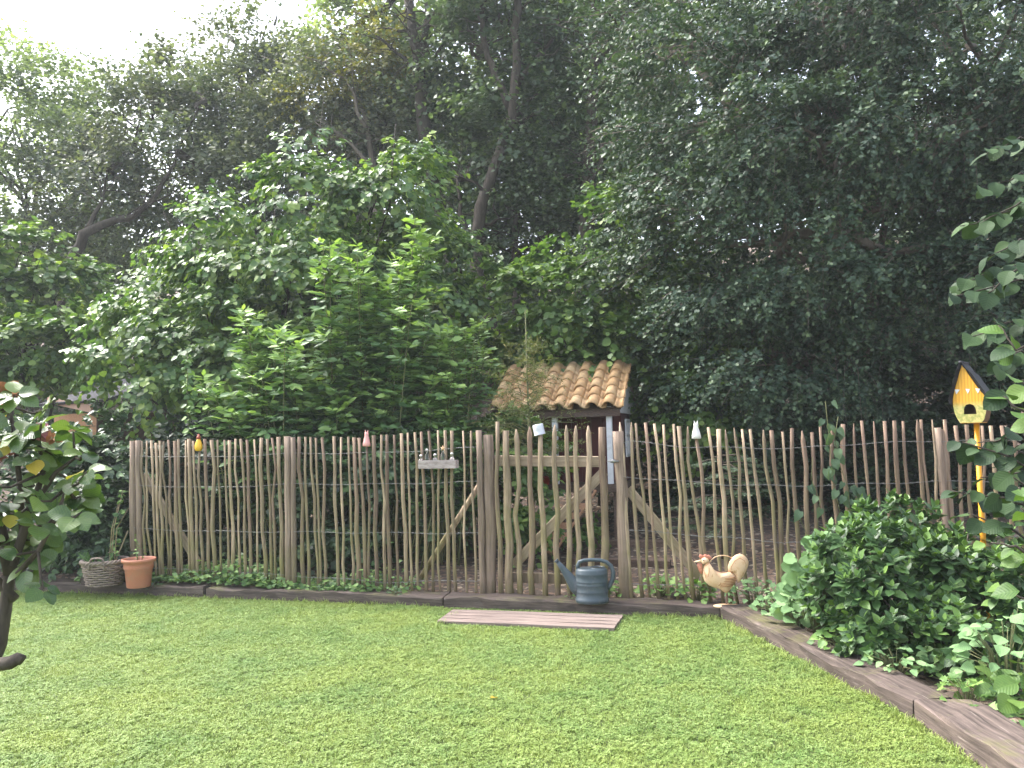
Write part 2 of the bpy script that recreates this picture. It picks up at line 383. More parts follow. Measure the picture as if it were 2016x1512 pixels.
y = mix(nt, gm.outputs[0], y, ramp(nt, noise(nt, 40, 4, tc), [(.4, (.30, .30, .08)), (.6, (.55, .46, .16))]))
nt.links.new(y, b.inputs['Base Color']); b.inputs['Roughness'].default_value = .5; M['birdfront'] = m
# glass
m, nt, b, out = newmat('bottle_glass'); b.inputs['Base Color'].default_value = (.88, .93, .92, 1); b.inputs['Roughness'].default_value = .03
b.inputs['Transmission Weight'].default_value = 1; b.inputs['IOR'].default_value = 1.45; M['glass'] = m
# soil with litter
m, nt, b, out = newmat('leaf_litter_soil'); g = N(nt, 'ShaderNodeNewGeometry').outputs['Position']
c = ramp(nt, noise(nt, 3, 6, g), [(.3, (.040, .028, .022)), (.7, (.095, .068, .052))])
vo = N(nt, 'ShaderNodeTexVoronoi'); vo.inputs['Scale'].default_value = 26; nt.links.new(g, vo.inputs['Vector'])
sp = N(nt, 'ShaderNodeSeparateColor'); nt.links.new(vo.outputs['Color'], sp.inputs[0])
c = mix(nt, ramp(nt, sp.outputs[0], [(.70, (0,) * 3), (.74, (.8,) * 3)]), c, (.17, .105, .07))
c = mix(nt, ramp(nt, sp.outputs[1], [(.90, (0,) * 3), (.93, (.8,) * 3)]), c, (.33, .27, .20))
nt.links.new(c, b.inputs['Base Color']); b.inputs['Roughness'].default_value = .95; bump(nt, b, noise(nt, 30, 6, g), .8, .03); M['soil'] = m
# turf below the blades
m, nt, b, out = newmat('turf'); g = N(nt, 'ShaderNodeNewGeometry').outputs['Position']
c = ramp(nt, noise(nt, 60, 5, g, .7), [(.3, (.045, .062, .018)), (.7, (.14, .19, .05))])
nt.links.new(c, b.inputs['Base Color']); b.inputs['Roughness'].default_value = .95; bump(nt, b, noise(nt, 90, 4, g), .8, .02); M['turf'] = m
# blades: patches of yellower and of deeper green turf
def grassmat(name, dark, mid, light):
    m, nt, b, out = newmat(name); g = N(nt, 'ShaderNodeNewGeometry').outputs['Position']
    f = N(nt, 'ShaderNodeAttribute', attribute_name='rnd').outputs['Fac']
    c = ramp(nt, f, [(.05, dark), (.5, mid), (.95, light)])
    v = mapped(nt, g, (1, 1, 0)); n1 = noise(nt, .75, 5, v, .65, .4); n2 = noise(nt, 2.6, 4, v)
    c = mix(nt, ramp(nt, n1, [(.44, (0,) * 3), (.72, (.6,) * 3)]), c, (.33, .38, .08))
    c = mix(nt, ramp(nt, n2, [(.30, (.5,) * 3), (.52, (0,) * 3)]), c, (.10, .205, .05))
    nt.links.new(c, b.inputs['Base Color']); b.inputs['Roughness'].default_value = .55; b.inputs['Specular IOR Level'].default_value = .3
    tr = N(nt, 'ShaderNodeBsdfTranslucent'); nt.links.new(c, tr.inputs['Color']); ms = N(nt, 'ShaderNodeMixShader'); ms.inputs[0].default_value = .3
    nt.links.new(b.outputs[0], ms.inputs[1]); nt.links.new(tr.outputs[0], ms.inputs[2]); nt.links.new(ms.outputs[0], out.inputs['Surface']); return m
M['grass'] = grassmat('grass_blades', (.14, .205, .047), (.235, .32, .074), (.37, .44, .14))
M['clover'] = grassmat('clover_leaves', (.12, .20, .05), (.205, .30, .082), (.31, .41, .145))
# foliage
L = {}
L['hawthorn'] = leafmat('hawthorn_leaf', (.030, .056, .037), (.054, .092, .055), (.115, .165, .082), .50, .18, .32)
L['dull'] = leafmat('glare_lifted_wood_leaf', (.060, .086, .056), (.12, .155, .100), (.22, .255, .155), .5, .3, .4, patch=(.35, (1.12, .97, .95)))  # leaf colour raised to carry the lens glare over these trees
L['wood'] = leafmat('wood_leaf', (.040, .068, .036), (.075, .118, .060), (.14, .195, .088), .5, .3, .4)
L['pale'] = leafmat('glare_paled_wood_leaf', (.11, .15, .085), (.19, .245, .14), (.31, .36, .20), .5, .48, .4)  # glare put into the leaf colour: paler and more translucent
L['olive'] = leafmat('yellowing_leaf', (.09, .10, .028), (.17, .165, .045), (.28, .25, .065), .5, .38, .4)
L['dogwood'] = leafmat('dogwood_leaf', (.052, .108, .036), (.11, .195, .060), (.27, .36, .090), .44, .28, .5)
L['elder'] = leafmat('elder_leaf', (.070, .14, .060), (.13, .23, .090), (.29, .42, .125), .45, .32, .45)
L['hazel'] = leafmat('hazel_leaf', (.055, .11, .034), (.10, .18, .050), (.21, .30, .07), .48, .32, .4)
L['ivy'] = leafmat('ivy_leaf', (.022, .048, .022), (.045, .085, .035), (.12, .20, .07), .4, .15, .5)
L['darkhedge'] = leafmat('dark_hedge_leaf', (.016, .030, .017), (.030, .050, .026), (.06, .09, .04), .5, .12, .4)
L['conifer'] = leafmat('conifer_needles', (.075, .10, .035), (.15, .165, .06), (.27, .24, .10), .6, .25, .3)
L['fir'] = leafmat('dark_fir_needles', (.020, .040, .020), (.040, .070, .032), (.075, .11, .05), .55, .1, .3)
L['cover'] = leafmat('ground_cover_leaf', (.06, .12, .04), (.11, .20, .065), (.22, .33, .10), .5, .22, .4)
L['shrub'] = leafmat('evergreen_shrub_leaf', (.030, .068, .024), (.056, .115, .036), (.14, .24, .055), .44, .16, .42)
LO = {}
LO['dogwood'] = leafmat('dogwood_big_leaf', (.055, .115, .040), (.12, .21, .065), (.27, .36, .090), .44, .28, .5, obj=True)
LO['shrub'] = leafmat('evergreen_leaf', (.032, .075, .026), (.060, .125, .038), (.14, .24, .060), .44, .16, .42, obj=True)
LO['rhodo'] = leafmat('glossy_rounded_leaf', (.035, .072, .026), (.070, .125, .036), (.13, .19, .05), .34, .26, .5, obj=True)
LO['rhodoyellow'] = leafmat('yellowed_leaf', (.42, .28, .04), (.50, .36, .05), (.34, .33, .06), .35, .35, .5, obj=True)
LO['hazel'] = leafmat('broad_hazel_leaf', (.017, .038, .017), (.029, .058, .023), (.052, .094, .032), .60, .18, .25, obj=True)
LO['hazelyoung'] = leafmat('young_hazel_leaf', (.055, .11, .028), (.085, .16, .038), (.13, .21, .05), .5, .28, .3, obj=True)
LO['mallow'] = leafmat('soft_round_leaf', (.11, .20, .085), (.15, .26, .11), (.22, .34, .15), .7, .2, .25, obj=True)
LO['bind'] = leafmat('bindweed_leaf', (.055, .10, .055), (.09, .15, .08), (.14, .21, .11), .5, .22, .4, obj=True)
LO['straw'] = leafmat('strawberry_leaf', (.06, .13, .035), (.11, .21, .05), (.20, .32, .08), .5, .25, .4, obj=True)

# ------------------------------------------------------------------ the ground
def bank(x, y):
    """height of the soil behind the sleepers"""
    d = y - (FA + FB * np.asarray(x, float))
    left = smooth(-1.6, -3.2, x)
    h = .075 + .06 * left + .085 * np.clip(d, 0, 4) + .22 * np.clip(d - 4, 0, 4) + .36 * np.clip(d - 8, 0, 30)
    h = h + .03 * np.sin(np.asarray(x) * 2.1 + y) * smooth(.3, 2, d)
    return h
def ground_h(x, y):
    return float(bank(x, y)) if (y > SA + .1 + SB * x or x > 1.9 + (6.4 - y) * .17) else 0.0
def bed_right(x, y): return (x > 1.78 + np.clip(6.4 - y, -1, 2.25) * .17) & (y < FA + FB * x)
xs = np.concatenate([[-260, -120, -60, -30, -18, -12, -9], np.arange(-7, 7.01, .14), [9, 12, 18, 30, 60, 120, 260]])
ys = np.concatenate([[-60, -20, -6, 0, 1, 2], np.arange(2.5, 12, .14), np.arange(12, 30, .8), [35, 45, 70, 120, 300]])
gx, gy = np.meshgrid(xs, ys); behind = gy > SA + .12 + SB * gx
hz = np.where(behind, bank(gx, gy), np.where(bed_right(gx, gy), .06 + .05 * np.sin(gx * 3) * np.sin(gy * 2.3) * .4, -.06))
hz = np.where(gy > 45, np.minimum(hz, 10), np.minimum(hz, 10))
hz = hz + np.where(behind | bed_right(gx, gy), .012 * np.sin(gx * 17 + gy * 9) * np.sin(gy * 23 - gx * 7), 0)
nx, ny = len(xs), len(ys)
mb = MB(); mb.v = [tuple(p) for p in np.stack([gx, gy, hz], -1).reshape(-1, 3)]
mb.f = [(j*nx+i, j*nx+i+1, (j+1)*nx+i+1, (j+1)*nx+i) for j in range(ny-1) for i in range(nx-1)]
tag(mb.build('ground', M['soil']), kind='structure')
# lawn sheet
lawn_poly = [(-40, -20), (1.95, -20), (2.04, 2.0), (2.04, 4.2), (1.68, 6.52)] + [(x, SA + .04 + SB * x) for x in (1.5, 0, -2, -4, -5.5)] + [(-40, SA + SB * -5.5)]
me = bpy.data.meshes.new('lawn'); me.from_pydata([(x, y, 0) for x, y in lawn_poly], [], [tuple(range(len(lawn_poly)))]); me.update()
tag(link('lawn', me, M['turf']), kind='structure')

# grass: tufts scattered over the lawn
def tuft(seed, nblade, hgt, rad, wid, lean=.5):
    r = np.random.RandomState(seed); V = []; F = []; A = []
    for i in range(nblade):
        a = r.rand() * 6.28; p = np.array([math.cos(a), math.sin(a), 0]) * rad * r.rand() ** .5; q = r.rand() * 6.28
        d = np.array([math.cos(q), math.sin(q), 0]); s = np.array([-d[1], d[0], 0]); h = hgt * r.uniform(.5, 1.15); l = h * lean * r.uniform(.3, 1.5); w = wid * r.uniform(.7, 1.3)
        n = len(V); V += [p - s * w, p + s * w, p + d * l * .4 + s * w * .8 + [0, 0, h * .65], p + d * l * .4 - s * w * .8 + [0, 0, h * .65], p + d * l + [0, 0, h * .92]]
        F += [(n, n+1, n+2, n+3), (n+3, n+2, n+4)]; A += [r.rand()] * 5
    me = bpy.data.meshes.new('tuft'); me.from_pydata([tuple(v) for v in V], [], F); me.update()
    at_ = me.attributes.new('rnd', 'FLOAT', 'POINT'); at_.data.foreach_set('value', A); me.materials.append(M['grass']); return me
def clover(seed, n, rad, hgt, size):
    r = np.random.RandomState(seed); V = []; F = []; A = []
    for i in range(n):
        a = r.rand() * 6.28; p = np.array([math.cos(a) * rad * r.rand() ** .5, math.sin(a) * rad * r.rand() ** .5, hgt * r.uniform(.5, 1.1)]); q = r.rand() * 6.28; v = r.rand(); tl = r.normal(0, .25, 2)
        for k in range(3):
            b_ = q + k * 2.094; d = np.array([math.cos(b_), math.sin(b_), 0]); s = np.array([-d[1], d[0], 0]); z = size * r.uniform(.8, 1.2)
            d = d + [0, 0, tl[0] * d[0] + tl[1] * d[1] + .12]; m_ = len(V)
            V += [p, p + d * z * .6 + s * z * .42, p + d * z, p + d * z * .6 - s * z * .42]; F += [(m_, m_+1, m_+2, m_+3)]; A += [v] * 4
    me = bpy.data.meshes.new('clover'); me.from_pydata([tuple(v) for v in V], [], F); me.update()
    at_ = me.attributes.new('rnd', 'FLOAT', 'POINT'); at_.data.foreach_set('value', A); me.materials.append(M['clover']); return me
def scatter(name, surf, meshes, dens, smin, smax, label, cat, seed=1):
    c = bpy.data.collections.new(name + '_kinds')
    for i, me in enumerate(meshes): c.objects.link(bpy.data.objects.new('%s_kind%d' % (name, i), me))
    ng = bpy.data.node_groups.new(name, 'GeometryNodeTree')
    ng.interface.new_socket('Geometry', in_out='INPUT', socket_type='NodeSocketGeometry'); ng.interface.new_socket('Geometry', in_out='OUTPUT', socket_type='NodeSocketGeometry')
    gi = ng.nodes.new('NodeGroupInput'); go = ng.nodes.new('NodeGroupOutput')
    dp = ng.nodes.new('GeometryNodeDistributePointsOnFaces'); dp.inputs['Density'].default_value = dens; dp.inputs['Seed'].default_value = seed
    ci = ng.nodes.new('GeometryNodeCollectionInfo'); ci.inputs['Collection'].default_value = c; ci.inputs['Separate Children'].default_value = True; ci.inputs['Reset Children'].default_value = True
    ip = ng.nodes.new('GeometryNodeInstanceOnPoints'); ip.inputs['Pick Instance'].default_value = True
    rr = ng.nodes.new('FunctionNodeRandomValue'); rr.data_type = 'FLOAT_VECTOR'; rr.inputs[0].default_value = (-.15, -.15, 0); rr.inputs[1].default_value = (.15, .15, 6.28)
    rs = ng.nodes.new('FunctionNodeRandomValue'); rs.data_type = 'FLOAT'; rs.inputs[2].default_value = smin; rs.inputs[3].default_value = smax
    lk = ng.links.new
    lk(gi.outputs[0], dp.inputs['Mesh']); lk(dp.outputs['Points'], ip.inputs['Points']); lk(ci.outputs[0], ip.inputs['Instance'])
    lk(rr.outputs[0], ip.inputs['Rotation']); lk(rs.outputs[1], ip.inputs['Scale']); lk(ip.outputs[0], go.inputs[0])
    o = link(name, surf, None, None, False); md = o.modifiers.new('scatter', 'NODES'); md.node_group = ng
    return tag(o, label, cat, kind='stuff')
gp = [(-6.5, 2.2), (2.0, 2.2), (2.0, 4.2), (1.66, 6.5)] + [(x, SA + SB * x) for x in (1.5, 0, -2, -4, -5.5)] + [(-6.5, 8.4)]
me = bpy.data.meshes.new('lawn_grass'); me.from_pydata([(x, y, .002) for x, y in gp], [], [tuple(range(len(gp)))]); me.update()
scatter('lawn_grass', me, [tuft(i, 12, .019, .028, .0013, .8) for i in range(5)] + [clover(20 + i, 8, .030, .015, .0075) for i in range(4)], 3400, .65, 1.3, 'short mown lawn of grass and clover', 'grass')
# longer grass left standing along the sleepers
V = []; F = []
def strip(pts, w):
    for (a, b_) in zip(pts[:-1], pts[1:]):
        a, b_ = Vector(a), Vector(b_); s = Vector((b_.y - a.y, a.x - b_.x, 0)).normalized() * w; n = len(V)
        V.extend([tuple(a - s), tuple(b_ - s), tuple(b_ + s), tuple(a + s)]); F.append((n, n+1, n+2, n+3))
def sl(x, o=0): return (x, SA + SB * x - o, 0)
strip([sl(-5.4, .03), sl(-.7, .03)], .035); strip([sl(.95, .06), sl(1.62, .10)], .09)
strip([(1.60, 6.3, 0), (1.68, 5.6, 0), (1.80, 5.0, 0)], .06); strip([(1.80, 5.0, 0), (1.96, 4.2, 0), (1.98, 2.6, 0)], .03)
strip([(-.64, 6.36, 0), (-.53, 6.8, 0)], .03); strip([(-.6, 6.34, 0), (.74, 5.97, 0)], .03)
me = bpy.data.meshes.new('edge_grass'); me.from_pydata(V, [], F); me.update()
scatter('edge_grass', me, [tuft(50 + i, 10, .055, .03, .0018, .75) for i in range(4)], 700, .5, 1.2, 'longer grass left standing along the timber edging', 'grass', 5)

# ------------------------------------------------------------------ sleepers, planks
rng = np.random.RandomState(3)
def sleeper(a, b_, w, t, label, mat='sleeper', seg=16):
    a, b_ = Vector(a), Vector(b_); d = (b_ - a).normalized(); s = Vector((d.y, -d.x, 0))
    o = bpy.data.objects.new('timber_sleeper', None)
    L_ = (b_ - a).length; mb = MB(); mb.beam((-L_/2, 0, 0), (L_/2, 0, 0), w, t, (0, 1, 0), .09, .006, rng, seg)
    me = mb.mesh('timber_sleeper'); me.materials.append(M[mat])
    o = place('timber_sleeper', me, mat_from((a + b_) / 2, d, (-d.y, d.x, 0), (0, 0, 1)))
    if d.z: o.matrix_basis = mat_from((a + b_) / 2, d, Vector((-d.y, d.x, 0)).normalized(), d.cross(Vector((-d.y, d.x, 0)).normalized()))
    return tag(o, label, 'sleeper', 'timber sleepers edging the lawn')
def sc(x, z, o=.11): return (x, SA + SB * x + o, z)
sleeper(sc(-6.4, .025), sc(-2.95, .035), .22, .16, 'leftmost timber sleeper, under the wicker basket and the terracotta pot')
sleeper(sc(-2.92, .032, .10), sc(-.62, .022, .10), .21, .15, 'dark sleeper with mossy top in front of the long left fence panel')
sleeper(sc(-.60, .030, .085), sc(1.63, .024, .085), .24, .15, 'timber sleeper across the gateway that the watering can stands on')
sleeper((1.72, 6.52, .03), (2.11, 4.24, .026), .23, .16, 'long weathered sleeper running forward from the rooster beside the bush')
sleeper((2.15, 4.215, .03), (2.19, 1.7, .028), .30, .17, 'nearest timber sleeper in the bottom right corner')
m = M['sleeper']; nt = m.node_tree; b = nt.nodes['Principled BSDF']; old = b.inputs['Base Color'].links[0].from_socket; g = N(nt, 'ShaderNodeNewGeometry')
v = mapped(nt, N(nt, 'ShaderNodeTexCoord').outputs['Object'], (.9, 14, 14)); old = mix(nt, ramp(nt, noise(nt, 3, 5, v, .7), [(.60, (0,) * 3), (.70, (.75,) * 3)]), old, (.30, .25, .22))
sx = N(nt, 'ShaderNodeSeparateXYZ'); nt.links.new(g.outputs['Normal'], sx.inputs[0]); mm = N(nt, 'ShaderNodeMath', operation='MULTIPLY'); mm.use_clamp = True; nt.links.new(sx.outputs[2], mm.inputs[0])
nt.links.new(ramp(nt, noise(nt, 2.3, 6, g.outputs['Position'], .7), [(.50, (0,) * 3), (.66, (.75,) * 3)]), mm.inputs[1]); nt.links.new(mix(nt, mm.outputs[0], old, (.13, .13, .045)), b.inputs['Base Color'])
# the plank step in the lawn
c0, c1, c2, c3 = [on_z(px, py, .02) for px, py in ((862, 1226), (890, 1203), (1230, 1214), (1208, 1241))]
st = empty('plank_step', (c0 + c1 + c2 + c3) / 4 - Vector((0, 0, .02)), 'low step of weathered grey planks set in the lawn before the gate', 'step')
for i in range(4):
    t = (i + .5) / 4; a = c0.lerp(c1, t); b_ = c3.lerp(c2, t); w = (c1 - c0).length / 4 - .006
    d = (b_ - a).normalized(); mb = MB(); Lh = (b_ - a).length / 2 * (1 - .004 * i)
    mb.beam((-Lh, 0, 0), (Lh, 0, 0), w, .028, (0, 1, 0), .12, .0012, rng, 8); me = mb.mesh('plank'); me.materials.append(M['plank'])
    place('plank', me, mat_from((a + b_) / 2 + Vector((0, 0, .003)), d, (-d.y, d.x, 0), (0, 0, 1)), st)

# ------------------------------------------------------------------ the fence and the gate
FD = Vector((1, FB, 0)).normalized(); FN = Vector((-FB, 1, 0)).normalized()      # along the fence, away from the camera
def base_on_fence(px, off=0.0):
    """foot of a pale: where the ray column of px meets the soil under the fence"""
    p = on_fence(px, 1150, off); p.z = float(bank(p.x, p.y)) - .05; return p
def pale(parent, top, bot, r, pointed=False, mat=None, bend=.0095, n=6, seg=5, name='pale', off=0.0):
    a = base_on_fence(bot, off); tp = on_fence(top[0], top[1], off); pts = []; rad = []
    bx = rng.normal(0, bend, seg + 1); by = rng.normal(0, bend * .6, seg + 1); bx[0] = 0
    for k in range(seg + 1):
        t = k / seg; p = a.lerp(tp, t) + FD * (bx[k] * (1 if k < seg else 0)) + FN * by[k]
        pts.append(p); rad.append(r * (1.08 - .2 * t) * rng.uniform(.88, 1.12))
    if pointed:
        pts.insert(-1, pts[-2].lerp(pts[-1], .72)); rad.insert(-1, rad[-2] * .98); rad[-1] = r * .22
    elif rng.rand() < .5:
        pts[-1] = pts[-1] + FD * rng.normal(0, .004)
    mb = MB(); mb.tube(pts, rad, n, True, rng.uniform(.75, 1.1), FD + FN * rng.normal(0, .5), .05, rng)
    return mb.build(name, mat or M['pale'] if rng.rand() < .8 else (mat or M['palebark']), parent)
def wire(parent, pts_px, x0, x1, amp=.011, r=.0015):
    """a twisted pair of wires along the pales; pts_px: (px, py) of the line"""
    P0 = [on_fence(px, py) for px, py in pts_px]
    n = int((x1 - x0) / 6); mb = MB(); ph = rng.rand() * 6
    for sgn in (1, -1):
        pts = []
        for i in range(n + 1):
            px = x0 + (x1 - x0) * i / n
            py = np.interp(px, [q[0] for q in pts_px], [q[1] for q in pts_px]); p = on_fence(px, py)
            w = math.sin(px * .46 + ph) * sgn
            pts.append(p + FN * (-.019 if sgn > 0 else .019) * (.6 + .4 * abs(w)) + Vector((0, 0, amp * .35 * w + .006 * math.sin(px * .037 + ph))))
        mb.tube(pts, r, 4, True)
    return mb.build('wire', M['wire'], parent)
b0 = base_on_fence(600)
fl = empty('paling_fence', b0, 'long chestnut paling fence left of the gate, wired to split posts', 'fence', 'chestnut paling fences')
tops_l = [(278, 868), (288, 868), (300, 867), (307, 872), (315, 868), (323, 869), (331, 866), (344, 868), (352, 865), (365, 867), (373, 864), (381, 868), (392, 885), (403, 864), (417, 866), (429, 866), (443, 866), (453, 867), (463, 864), (474, 864), (486, 866), (502, 865), (514, 862), (526, 864), (536, 862), (549, 860), (590, 860), (601, 860), (613, 861), (623, 862), (635, 861), (656, 859), (671, 861), (686, 860), (698, 861), (708, 862), (722, 877), (735, 857), (751, 856), (762, 856), (776, 856), (791, 853), (803, 852), (817, 851), (830, 850), (845, 848), (862, 847), (875, 847), (889, 848), (912, 848), (928, 848)]
for i, (x, y) in enumerate(tops_l):
    pale(fl, (x, y), x + 8 + rng.normal(0, 1.5), rng.choice([.011, .013, .0145, .016, .018, .021]))
def post(parent, top, bot, r, name='post', n=9, off=.0, split=False):
    a = base_on_fence(bot, off); a.z -= .05; tp = on_fence(top[0], top[1], off); pts = []; rad = []
    for k in range(7):
        t = k / 6; pts.append(a.lerp(tp, t) + FD * rng.normal(0, .004)); rad.append(r * (1.05 - .08 * t) * rng.uniform(.96, 1.04))
    mb = MB(); mb.tube(pts, rad, n, True, .9, FD, .05, rng); return mb.build(name, M['post'], parent, True)
post(fl, (261, 868), 264, .034); post(fl, (272, 867), 276, .030)
post(fl, (565, 859), 569, .033); post(fl, (577, 861), 579, .027)
post(fl, (944, 847), 950, .029, off=-.01); post(fl, (962, 856), 966, .050, off=.02)
wl = [[(255, 897), (420, 900), (570, 893), (760, 891), (880, 884), (950, 880)], [(255, 955), (420, 960), (570, 953), (760, 953), (950, 948)],
      [(255, 1040), (420, 1046), (570, 1047), (760, 1049), (950, 1050)], [(300, 1118), (570, 1132), (760, 1146), (950, 1142)]]
for w in wl: wire(fl, w, w[0][0], w[-1][0])
def brace(parent, p0, p1, w, off, name='brace', mat='rail', round_=False):
    a, b_ = on_fence(*p0, off), on_fence(*p1, off); mb = MB()
    if round_:
        mb.tube([a, a.lerp(b_, .33), a.lerp(b_, .66), b_], [w / 2, w / 2 * 1.06, w / 2, w / 2 * .95], 9, True, .85, FN, .04, rng); return mb.build(name, M[mat], parent)
    d = (b_ - a).normalized(); Lh = (b_ - a).length / 2; mb.beam((-Lh, 0, 0), (Lh, 0, 0), w, .035, d.cross(FN).cross(d).normalized() * 0 + Vector((0, 0, 1)), .1, .001, rng, 4)
    me = mb.mesh(name); me.materials.append(M[mat]); s = FN.cross(d)
    return place(name, me, mat_from((a + b_) / 2, d, FN, d.cross(FN)), parent)
brace(fl, (283, 935), (392, 1112), .075, .10)
brace(fl, (828, 1138), (950, 945), .062, .09, mat='pale', round_=True)

gb = base_on_fence(1085)
gt = empty('garden_gate', gb, 'home made paling gate with a flat top rail and diagonal brace', 'gate')
gate_p = [(979, 830, 985, .022, 0), (995, 848, 1003, .037, 0), (1016, 845, 1025, .027, 1), (1043, 840, 1049, .027, 1), (1063, 853, 1073, .026, 0), (1092, 836, 1097, .025, 1), (1115, 837, 1122, .024, 1), (1134, 838, 1137, .024, 1), (1158, 838, 1163, .031, 1), (1187, 841, 1190, .036, 0)]
for (x, y, bx_, r, pt) in gate_p:
    pale(gt, (x, y), bx_ + rng.normal(0, 1), r, bool(pt), bend=.009, n=7, seg=6, off=-.01)
def rail(parent, p0, p1, w, off, name='rail', mat='rail'): return brace(parent, p0, p1, w, off, name, mat)
rail(gt, (974, 907), (1192, 909), .092, .055, 'rail'); rail(gt, (996, 1136), (1192, 1142), .085, .055, 'rail', 'post')
brace(gt, (1012, 1112), (1190, 928), .085, .058)
mb = MB(); p = on_fence(1207, 908, -.03); mb.box(p, FD * .022, FN * .008, Vector((0, 0, .014))); mb.tube([p - FD * .05 - FN * .012, p + FD * .05 - FN * .012], .006, 6); mb.build('latch', M['wire'], gt)

b1 = base_on_fence(1450)
fr = empty('paling_fence', b1, 'chestnut paling fence right of the gate with pales leaning left', 'fence', 'chestnut paling fences')
tops_r = [(1220, 831, 1245), (1243, 831, 1262), (1253, 833, 1281), (1271, 832, 1296), (1288, 834, 1320), (1306, 836, 1332), (1326, 835, 1349), (1337, 839, 1367), (1354, 839, 1386), (1370, 860, 1399), (1394, 841, 1421), (1412, 845, 1438), (1428, 845, 1453), (1445, 842, 1473), (1461, 845, 1489), (1477, 845, 1513), (1503, 846, 1531), (1519, 847, 1546), (1540, 850, 1561), (1559, 843, 1576), (1579, 848, 1597), (1599, 851, 1614), (1616, 837, 1632), (1638, 838, 1651), (1660, 835, 1680), (1681, 833, 1704), (1697, 828, 1722), (1720, 829, 1742), (1741, 829, 1766), (1760, 828, 1784), (1778, 829, 1806), (1805, 826, 1828), (1815, 826, 1842), (1835, 826, 1856), (1859, 826, 1884), (1881, 838, 1907), (1903, 836, 1930), (1931, 838, 1955), (1950, 838, 1972), (1972, 838, 1995), (1996, 838, 2020), (2020, 838, 2045), (2046, 838, 2070)]
for (x, y, bx_) in tops_r: pale(fr, (x, y), bx_ + rng.normal(0, 1.5), rng.choice([.0125, .014, .0155, .017, .020]), bool(rng.rand() < .35), M['palebark'] if x > 1490 and rng.rand() < .7 else None, bend=.0115)
post(fr, (1217, 849), 1233, .050, off=.015); post(fr, (1846, 842), 1874, .030, off=.0); post(fr, (1856, 845), 1884, .028, off=.02)
wr = [[(1225, 873), (1240, 869), (1275, 872), (1350, 880), (1560, 883), (1700, 873), (1845, 868), (2060, 865)], [(1228, 938), (1350, 948), (1430, 954), (1560, 957), (1845, 948), (2060, 946)],
      [(1232, 1043), (1350, 1052), (1540, 1067), (1845, 1060), (2060, 1055)], [(1235, 1148), (1350, 1152), (1560, 1170), (1845, 1180)]]
for w in wr: wire(fr, w, w[0][0], w[-1][0])
brace(fr, (1236, 962), (1378, 1135), .082, .09)

# ------------------------------------------------------------------ ornaments on the fence
p = on_fence(391, 886); t = empty('fence_ornament', p, 'yellow glazed hen with red brown head stuck on a fence pale', 'ornament')
mb = MB(); mb.lathe(p, [(.012, -.012), (.034, -.005), (.041, .02), (.038, .05), (.026, .085), (.017, .105), (.010, .112)], 14, FD, FN, ey=.85); mb.build('body', M['yellow'], t)
mb = MB(); mb.lathe(p + Vector((0, 0, .105)), [(.010, -.004), (.019, .006), (.021, .02), (.014, .034), (.004, .038)], 12, FD, FN); mb.build('head', M['brownred'], t)
mb = MB(); mb.puff([(-.012, 0), (-.016, .018), (-.006, .012), (0, .026), (.006, .012), (.014, .018), (.012, 0)], .005, p + Vector((0, 0, .137)), FD, (0, 0, 1), FN); mb.build('comb', M['brownred'], t)
def dress(px, py, label, mat, stake):
    p = on_fence(px, py); t = empty('fence_ornament', p, label, 'ornament', 'dress shaped figures on the pales')
    mb = MB(); mb.lathe(p, [(.030, 0), (.040, .004), (.037, .03), (.027, .07), (.018, .10), (.020, .115), (.017, .128), (.006, .132)], 14, FD, FN, ey=.8); mb.build('body', M[mat], t)
    for s in (-1, 1):
        mb = MB(); mb.puff([(-.009, 0), (-.004, .02), (s * .004, .034), (.006, .018), (.009, 0)], .005, p + FD * (s * .011) + Vector((0, 0, .122)), FD, (0, 0, 1), FN); mb.build('ear', M[mat], t)
    return t
dress(722, 879, 'pink cone shaped figure with two ears on a thin left fence pale', 'pink', True)
dress(1371, 864, 'white cone shaped figure with two ears on a right fence pale', 'whiteglaze', False)
# enamel mug upside down on a gate pale
p = on_fence(1063, 856, -.01); t = empty('enamel_mug', p, 'grey white enamel mug hung upside down on a gate pale', 'mug')
za = Vector((-.20, -.08, 1)).normalized(); xa = Vector((1, 0, .20)).normalized()
mb = MB(); mb.lathe(p, [(.050, 0), (.052, .004), (.049, .006), (.048, .045), (.047, .088), (.043, .094), (.0, .094)], 20, xa, (0, 1, 0), za, cap=False); mb.build('cup', M['enamel'], t)
mb = MB(); ya = Vector((.35, .93, 0)); mb.tube([p + ya * .046 + za * .075, p + ya * .072 + za * .066, p + ya * .074 + za * .035, p + ya * .047 + za * .022], .005, 6); mb.build('handle', M['enamel'], t)
# bottle crate
Z0 = Vector((0, 0, 1)); pc = on_fence(863, 914, -.075); t = empty('bottle_crate', pc, 'narrow weathered wooden crate hung on the fence holding glass bottles', 'crate')
hw = .178; mk = lambda c, u, v, w: MB().box(pc + FD * c[0] + FN * c[1] + Vector((0, 0, c[2])), FD * u, FN * v, Vector((0, 0, w)))
mk((0, -.036, 0), hw, .006, .036).build('front_board', M['crate'], t, False); mk((0, .036, 0), hw, .006, .036).build('back_board', M['crate'], t, False)
mk((0, 0, -.032), hw - .002, .030, .005).build('bottom_board', M['crate'], t, False)
for s in (-1, 1): mk((s * (hw - .007), 0, .003), .005, .0295, .030).build('end_board', M['crate'], t, False)
names = ['short clear bottle at the left end of the fence crate', 'tall clear bottle second from left in the fence crate', 'short clear bottle in the middle of the fence crate', 'tall clear bottle wearing a dried starfish in the fence crate', 'short clear bottle at the right end of the fence crate']
